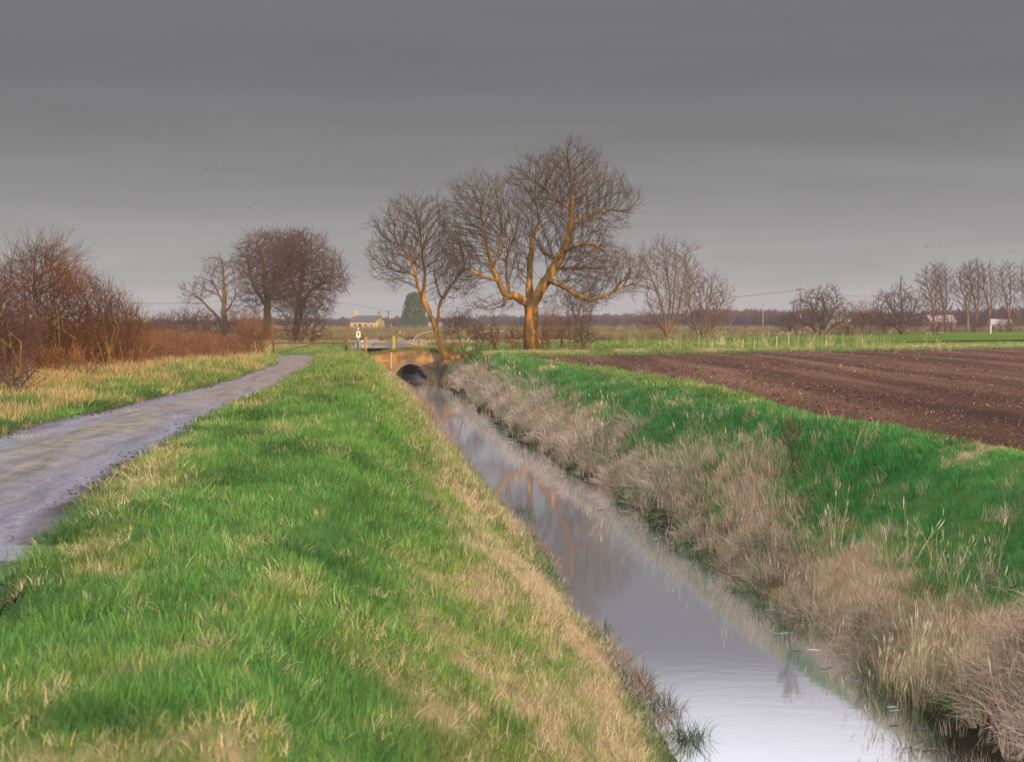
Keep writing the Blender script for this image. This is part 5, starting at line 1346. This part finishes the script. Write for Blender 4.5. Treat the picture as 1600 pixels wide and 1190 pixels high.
q = MB(); q.tube((0, 0, .302), (0, 0, .62), .12, .10, n=12); q.build('sleeve', M('pink_white', (.28, .22, .22), (.36, .30, .29), 6), s1)
q = MB(); q.tube((0, 0, .622), (0, 0, .72), .10, n=12); q.build('band', MAT['darkmetal'], s1)
q = MB(); q.tube((0, 0, .722), (0, 0, .84), .085, .05, n=12); q.build('cap', MAT['white'], s1)
s2 = MB(); s2.box((0, 0, 0), (.11, .11, .95), bev=.012); o = s2.build('wooden_post', MAT['darkmetal']); o.location = (XP(559, SY - .3), SY - .3, 2.95); tag(o, 'short dark wooden post at the foot of the sign pole', 'post')
s3 = MB(); s3.box((0, 0, 0), (.55, .03, .14), Euler((0, -.45, 0))); o = s3.build('sloping_board', MAT['galv']); o.location = (XP(561, SY + .6), SY + .6, 3.22); tag(o, 'sloping grey board resting between dark post and striped post', 'board')
# arched pale pipes beyond the bridge
def chain_mesh(name, pts, r, mat, loc):
    P_ = np.array([tuple(p) for p in pts]) - np.array(loc); n_ = len(P_)
    return npmesh_link(name, tree_mesh(name, P_, np.arange(n_) - 1, np.full(n_, r), MAT[mat], 6, np.ones(n_, bool)), loc)
def npmesh_link(name, me, loc):
    o_ = link(name, me); o_.location = loc; return o_
def arc(name, label, pts, y, r, mat='galv'):
    K = [W(px, py, y + dy) for px, py, dy in pts]; out_ = []
    K = [K[0] * 2 - K[1]] + K + [K[-1] * 2 - K[-2]]
    for i in range(1, len(K) - 2):
        for k in range(6):
            t_ = k / 6; p0, p1, p2, p3 = K[i - 1:i + 3]
            out_.append(.5 * ((2 * p1) + (p2 - p0) * t_ + (2 * p0 - 5 * p1 + 4 * p2 - p3) * t_ ** 2 + (3 * p1 - p0 - 3 * p2 + p3) * t_ ** 3))
    out_.append(K[-2])
    return tag(chain_mesh(name, out_, r, mat, tuple(out_[0])), label, 'pipe')
arc('arched_pipe', 'pale pipe rising to the right beyond the bridge fence', [(644, 534, -6), (650, 526, -3), (660, 521, 0), (676, 517, 4), (690, 516, 8)], 135, .03)
arc('arched_pipe', 'long pale arched pipe behind the thin hedge, left of the great ash', [(728, 533, -4), (738, 524, -2), (752, 519, 0), (775, 517, 2), (796, 519, 4), (800, 527, 4)], 130, .028)
d0 = MB(); bmesh.ops.create_cone(d0.bm, cap_ends=True, segments=16, radius1=.17, radius2=.17, depth=.42, matrix=Matrix.Rotation(math.pi / 2, 4, 'Y')); d0.box((.0, 0, 0), (.05, .37, .37), bev=.05)
o = d0.build('red_drum', M('red_plastic', (.55, .12, .07), (.42, .09, .05), 6, .5)); o.location = (XP(798, 125), 125, ZP(532, 125)); tag(o, 'small red drum lying in the grass left of the great ash', 'drum')

# marker posts out in the fields
WP = [(1548, 507, 514.5, 236, 'white marker post in the rough grass below the poplars'), (625, 517.5, 524, 210, 'white marker post in the field right of the farm road'), (498, 519, 524.5, 205, 'white leaning marker post beyond the field gate'),
      (487.5, 505, 517, 320, 'pale thin post on the horizon left of the cottage')]
for px, pt, pb, y, lb in WP:
    q = MB(); h_ = ZP(pt, y) - ZP(pb, y); q.box((0, 0, h_ / 2 - .4), (.15 if y < 300 else .2, .12, h_ + .8), bev=.01); o = q.build('white_post', MAT['white']); o.location = (XP(px, y), y, ZP(pb, y)); tag(o, lb, 'post', 'white posts in the fields')
yb = bank_y(205, 556) if False else 47.5
q = MB(); q.box((0, 0, .15), (.16, .06, .75), bev=.01); q.box((0, 0, .45), (.2, .08, .2), bev=.02); o = q.build('hedge_marker', MAT['white']); o.location = (XP(205, yb), yb, h1(XP(205, yb), yb)); tag(o, 'small white marker at the foot of the left hedge', 'marker')
for px, pt, pb, lb in ((765, 554, 571, 'thin dark stake leaning left on the right bank near the bridge'), (809, 566, 577, 'short dark stake on the right bank nearer than the leaning one')):
    y = bank_y(px, pb); h_ = ZP(pt, y) - ZP(pb, y)
    q = MB(); q.tube((0, 0, -.2), (-.25 * h_, 0, h_), .025, .018, 6); o = q.build('stake', MAT['darkmetal']); o.location = W(px, pb, y); tag(o, lb, 'stake')
for k, px in enumerate((1160, 1178, 1213, 1290, 1347, 1112)):
    y = (101, 103, 104, 106, 110, 99)[k]; x = XP(px, y); z = h1(x, y); q = MB(); hh = (.95, .8, 1.15, .8, .9, .7)[k]
    q.tube((0, 0, -.1), (.06, 0, hh), .035, .03, 6); o = q.build('margin_stake', M('bleached_wood', (.5, .42, .28), (.6, .5, .35), 5) if 'bl' not in MAT else MAT['bl']); MAT['bl'] = o.data.materials[0]
    o.location = (x, y, z); tag(o, 'bleached thin stake in the grass margin behind the ploughed field', 'stake', 'bleached stakes along the field margin')

# ------------------------------------------------------------------ cottage and far buildings
MAT['stone'] = M('yellow_stone', (.42, .30, .12), (.52, .40, .18), 1.2, detail=8)
MAT['slate'] = M('dark_roof', (.06, .055, .06), (.10, .09, .10), 2)
MAT['greyroof'] = M('grey_sheeting', (.13, .12, .12), (.18, .16, .16), 1)
MAT['paleroof'] = M('pale_sheeting', (.26, .25, .26), (.32, .31, .32), 1)
def house(name, label, px, y, Ln, Wd, ze, zr, rz, wall, roof, chims=True, wins=((-.3, .0), (.1, 0), (.33, 0)), z0=2.3):
    r = empty(name, (XP(px, y), y, z0), rz); tag(r, label, 'house' if chims else 'shed')
    e = ze - z0; t_ = zr - z0
    bm = bmesh.new(); hx, hy = Ln / 2, Wd / 2
    pr = [(-hy, 0), (hy, 0), (hy, e), (0, t_), (-hy, e)]
    v0 = [bm.verts.new((-hx, a, b_)) for a, b_ in pr]; v1 = [bm.verts.new((hx, a, b_)) for a, b_ in pr]
    bm.faces.new(v0[::-1]); bm.faces.new(v1)
    for i in range(5): j = (i + 1) % 5; bm.faces.new((v0[i], v0[j], v1[j], v1[i]))
    bmesh.ops.recalc_face_normals(bm, faces=bm.faces)
    me = bpy.data.meshes.new('wall'); bm.to_mesh(me); bm.free(); me.materials.append(MAT[wall]); link('wall', me, r)
    an = math.atan2(t_ - e, hy); sl = math.hypot(t_ - e, hy) + .35
    q = MB()
    for s in (-1, 1):
        c = Vector((0, s * (hy / 2 + .12), (e + t_) / 2 - .10 + .12)); q.box(c, (Ln + .3, sl, .14), Euler((-s * an, 0, 0)))
    rf = q.build('roof', MAT[roof], r)
    if chims:
        for s in (-1, 1):
            q = MB(); q.box((s * (hx - .45), 0, t_ + .55), (.75, .75, 1.6)); q.box((s * (hx - .45), 0, t_ + 1.38), (.88, .88, .14)); q.tube((s * (hx - .45), 0, t_ + 1.45), (s * (hx - .45), 0, t_ + 1.85), .14, .12); q.build('chimney', MAT[wall], r)
    for fx, _ in wins:
        q = MB(); q.box((fx * Ln, -hy - .03, e * .62), (.95, .08, 1.05)); f_ = q.build('window', MAT['white'], r)
        q = MB(); q.box((fx * Ln - .2, -hy - .075, e * .62), (.36, .02, .9)); q.box((fx * Ln + .2, -hy - .075, e * .62), (.36, .02, .9)); q.build('pane', MAT['glass'], f_)
    if chims:
        q = MB(); q.box((-.12 * Ln, -hy - .04, 1.25), (.95, .1, 2.1)); q.build('door', MAT['darkmetal'], r)
    return r
house('stone_cottage', 'yellow stone cottage with dark roof and a chimney at each end', 574, 400, 9.4, 5.2, 5.3, 7.0, math.radians(-24), 'stone', 'slate')
MAT['cream'] = M('cream_render', (.22, .20, .16), (.28, .26, .20), 2)
house('far_house', 'small cream house glimpsed behind the dark dense tree', 1310, 430, 6.5, 5, 6.4, 8.6, math.radians(12), 'cream', 'slate')
house('farm_shed', 'long low pale roofed shed beyond the first poplars', 1468, 440, 9, 6, 5.2, 7.4, math.radians(6), 'greyroof', 'paleroof', False, ())
house('farm_shed', 'low pale roofed shed beyond the poplars at the right edge', 1562, 430, 7, 6, 4.4, 6.0, math.radians(-8), 'greyroof', 'paleroof', False, ())
house('farm_shed', 'low grey roofed shed half hidden behind the leaning ash, right of the conifer', 668, 400, 9, 6, 3.6, 4.9, math.radians(3), 'greyroof', 'greyroof', False, ())

# ---- evergreen by the cottage
def conifer(name, label, px, y, w_, ht, seed):
    r = empty(name, (XP(px, y), y, 2.4)); tag(r, label, 'tree')
    q = MB(); q.tube((0, 0, 0), (0, 0, ht * .6), .35, .15); q.build('trunk', MAT['darkbark'], r)
    rnd = np.random.RandomState(seed); n = 15000
    z = rnd.uniform(0, 1, n) ** .85; a = rnd.uniform(0, 2 * math.pi, n)
    prof_ = np.interp(z, [0, .08, .45, .75, .9, .97, 1], [.8, 1, .97, .80, .62, .38, .12])
    bump = .62 + .42 * vnoise(a * 1.9 + 7, z * 7, 5) + .28 * vnoise(a * 5, z * 18, 9)
    rr = prof_ * bump * w_ / 2 * (1 - .5 * rnd.uniform(0, 1, n) ** 2)
    c = np.stack([rr * np.cos(a), rr * np.sin(a), .1 + z * ht], -1)
    s = rnd.uniform(.13, .30, n)
    d1 = rnd.normal(size=(n, 3)); d1[:, 2] = np.abs(d1[:, 2]) + .6; d1 /= np.linalg.norm(d1, axis=1, keepdims=True)
    d2 = np.cross(d1, rnd.normal(size=(n, 3))); d2 /= np.linalg.norm(d2, axis=1, keepdims=True)
    V = np.stack([c - d2 * s[:, None] * .4, c + d2 * s[:, None] * .4, c + d1 * s[:, None] * 1.6], 1).reshape(-1, 3)
    link('crown', npmesh('crown', V, np.arange(3 * n).reshape(n, 3), M('conifer_green', (.045, .085, .05), (.09, .14, .075), .5), False), r)
conifer('conifer', 'broad dark green conifer behind the leaning ash, right of the cottage', 648, 385, 7.6, 11.4, 3)

# ---- poles and wires
def pole(label, px, pt, y, arm, zb=2.3, mat='wood', r=.17):
    r0 = empty('utility_pole', (XP(px, y), y, zb)); tag(r0, label, 'pole', 'utility poles across the fields'); h_ = ZP(pt, y) - zb
    q = MB(); q.tube((0, 0, 0), (0, 0, h_), r, r * .75, 10); q.build('pole', MAT[mat], r0)
    if arm:
        q = MB(); q.box((0, -.2, h_ - .35), (arm, .12, .14)); q.build('crossarm', MAT['darkmetal'], r0)
        for k in (-.45, 0, .45):
            q = MB(); q.tube((k * arm, -.2, h_ - .28), (k * arm, -.2, h_ - .02), .06, .04, 8); q.build('insulator', MAT['galv'], r0)
pole('tall wooden pole with crossarm in front of the dark dense tree', 1250, 449, 240, 1.7)
pole('thin distant pole against the hazy wood', 1192, 474, 470, 1.6, mat='wood', r=.13)
pole('wooden pole with wide crossarm between cottage and conifer', 607, 485, 385, 1.9, mat='darkmetal')
def wire(label, a, ya, b_, yb_, sag, r=.018):
    A = W(*a, ya); B = W(*b_, yb_); pts = []
    for i in range(25):
        t_ = i / 24; v_ = A.lerp(B, t_); v_.z -= sag * 4 * t_ * (1 - t_); pts.append(v_)
    tag(chain_mesh('power_wire', pts, r, 'darkmetal', tuple(A)), label, 'wire')
wire('overhead wire running left from the tall wooden pole', (1250, 453), 240, (1010, 468), 470, .9, .045)
wire('overhead wire running right from the tall wooden pole', (1250, 453), 240, (1420, 459), 330, .9, .04)
wire('overhead wire crossing the sky gap left of the small tree', (150, 472), 300, (420, 466), 420, .8, .05)
wire('overhead wire between the touching trees and the pole by the cottage', (420, 466), 420, (607, 486), 385, -1.0, .04)
wire('overhead wire from the cottage pole towards the great ash', (607, 486), 385, (860, 480), 420, .8, .04)
# lattice pylon
r0 = empty('pylon', (XP(1353, 900), 900, 2)); tag(r0, 'faint far lattice pylon in the gap between the two broad trees', 'pylon')
q = MB(); hh = ZP(455, 900) - 2
for sx, sy in ((-1, -1), (1, -1), (1, 1), (-1, 1)): q.tube((sx * 2.4, sy * 2.4, 0), (sx * .5, sy * .5, hh), .22, .16, 5)
for k in range(8):
    z0 = hh * k / 8; z1 = hh * (k + 1) / 8; w0 = 2.4 - 1.9 * k / 8; w1 = 2.4 - 1.9 * (k + 1) / 8
    for s in (-1, 1): q.tube((-w0, s * w0, z0), (w1, s * w1, z1), .12, n=4); q.tube((w0, s * w0, z0), (-w1, s * w1, z1), .12, n=4)
q.build('tower', MAT['galv'], r0)
for k, z_ in enumerate((.78, .9, 1.0)):
    q = MB(); q.tube((-3.4, 0, hh * z_), (3.4, 0, hh * z_), .16, n=5); q.build('crossarm', MAT['galv'], r0)

# ---- birds
def bird_mesh():
    bm = bmesh.new(); bmesh.ops.create_icosphere(bm, subdivisions=2, radius=1, matrix=Matrix.Diagonal((.05, .16, .045, 1)))
    def wing(s, up):
        a = [(s * .03, .07, .01), (s * .03, -.07, .01), (s * .18, -.03, .07 * up), (s * .18, .09, .07 * up), (s * .36, -.02, .05 * up), (s * .34, .03, .05 * up)]
        v = [bm.verts.new(p) for p in a]; v2 = [bm.verts.new((p[0], p[1], p[2] - .012)) for p in a]
        for f in ((0, 1, 2, 3), (3, 2, 4, 5)): bm.faces.new([v[i] for i in f]); bm.faces.new([v2[i] for i in f][::-1])
    wing(1, 1.6); wing(-1, 1.6)
    t_ = [bm.verts.new(p) for p in ((-.03, -.13, 0), (.03, -.13, 0), (.06, -.25, 0), (-.06, -.25, 0))]; bm.faces.new(t_)
    me = bpy.data.meshes.new('bird'); bm.to_mesh(me); bm.free(); me.materials.append(MAT['black']); return me
bmz = bird_mesh()
for k, (px, py) in enumerate(((303, 270), (322, 264), (333, 260), (337, 258), (389, 325), (418, 326), (448, 326), (462, 307), (1447, 386), (1469, 385), (1579, 393))):
    y = 150 + 9 * (k % 4); o = link('bird', bmz); o.location = W(px, py, y); o.rotation_euler = (0, .3 * math.sin(k * 3), k * 1.3); o.scale = (.6, .6, .6)
    left = px < 700
    tag(o, 'tiny dark bird flying high over the left hedge and trees' if left else 'tiny dark bird flying over the poplars on the right', 'bird', 'birds over the left trees' if left else 'birds over the right poplars')

# ---- litter floating along the right edge of the water
def flake(seed):
    rnd = random.Random(seed); bm = bmesh.new(); n = 9
    v = [bm.verts.new(((.5 + rnd.uniform(-.1, .1)) * math.cos(i / n * 6.283), .16 * math.sin(i / n * 6.283) + rnd.uniform(-.03, .03), 0)) for i in range(n)]
    f = bm.faces.new(v); r_ = bmesh.ops.extrude_face_region(bm, geom=[f]); 
    for e in r_['geom']:
        if isinstance(e, bmesh.types.BMVert): e.co.z += .03
    bmesh.ops.recalc_face_normals(bm, faces=bm.faces)
    me = bpy.data.meshes.new('flake'); bm.to_mesh(me); bm.free(); me.materials.append(MAT['blade']); vattr(me, 'blade', [rnd.uniform(0, 1)] * len(me.vertices)); return me
C_fl = collection('flakes', [flake(i) for i in range(4)])
P = []; S = []
for i in range(260):
    y = 12 + 62 * RS.uniform() ** .8; u = 1.55 - abs(RS.normal(0, .25))
    if fbm(np.array([y * .45]), np.array([3.]), 191)[0] < .48: continue
    P.append((float(xc(y)) + u, y, .004)); S.append(RS.uniform(.03, .16) * (1 + y / 60))
P = np.array(P); n = len(P); ok = inview(P[:, 0], P[:, 1]); P = P[ok]; S = np.array(S)[ok]; n = len(P)
T = mixc(np.tile(np.array([.10, .09, .07]), (n, 1)), np.tile(np.array([.38, .38, .38]), (n, 1)), RS.uniform(size=n))
R = rots(n, 0.0); R[:, 2] = RS.normal(0, .5, n)
gn_scatter('floating_litter', C_fl, P, R, S, RS.randint(0, 4, n), T, 'pale scraps of reed litter floating by the right margin', 'litter')

# ------------------------------------------------------------------ haze
HAZE = 0.00022

bm = bmesh.new(); bmesh.ops.create_cube(bm, size=1, matrix=Matrix.Translation((0, 500, 14.2)) @ Matrix.Diagonal((3000, 1400, 32, 1)))
me = bpy.data.meshes.new('haze'); bm.to_mesh(me); bm.free()
m = bpy.data.materials.new('haze'); m.use_nodes = True; t = m.node_tree
for n_ in list(t.nodes):
    if n_.type == 'BSDF_PRINCIPLED': t.nodes.remove(n_)
pv = t.nodes.new('ShaderNodeVolumePrincipled'); pv.inputs['Density'].default_value = HAZE; pv.inputs['Color'].default_value = (.80, .78, .86, 1); pv.inputs['Anisotropy'].default_value = 0.0
t.links.new(pv.outputs[0], t.nodes['Material Output'].inputs['Volume'])
me.materials.append(m); tag(link('haze', me), kind='stuff')
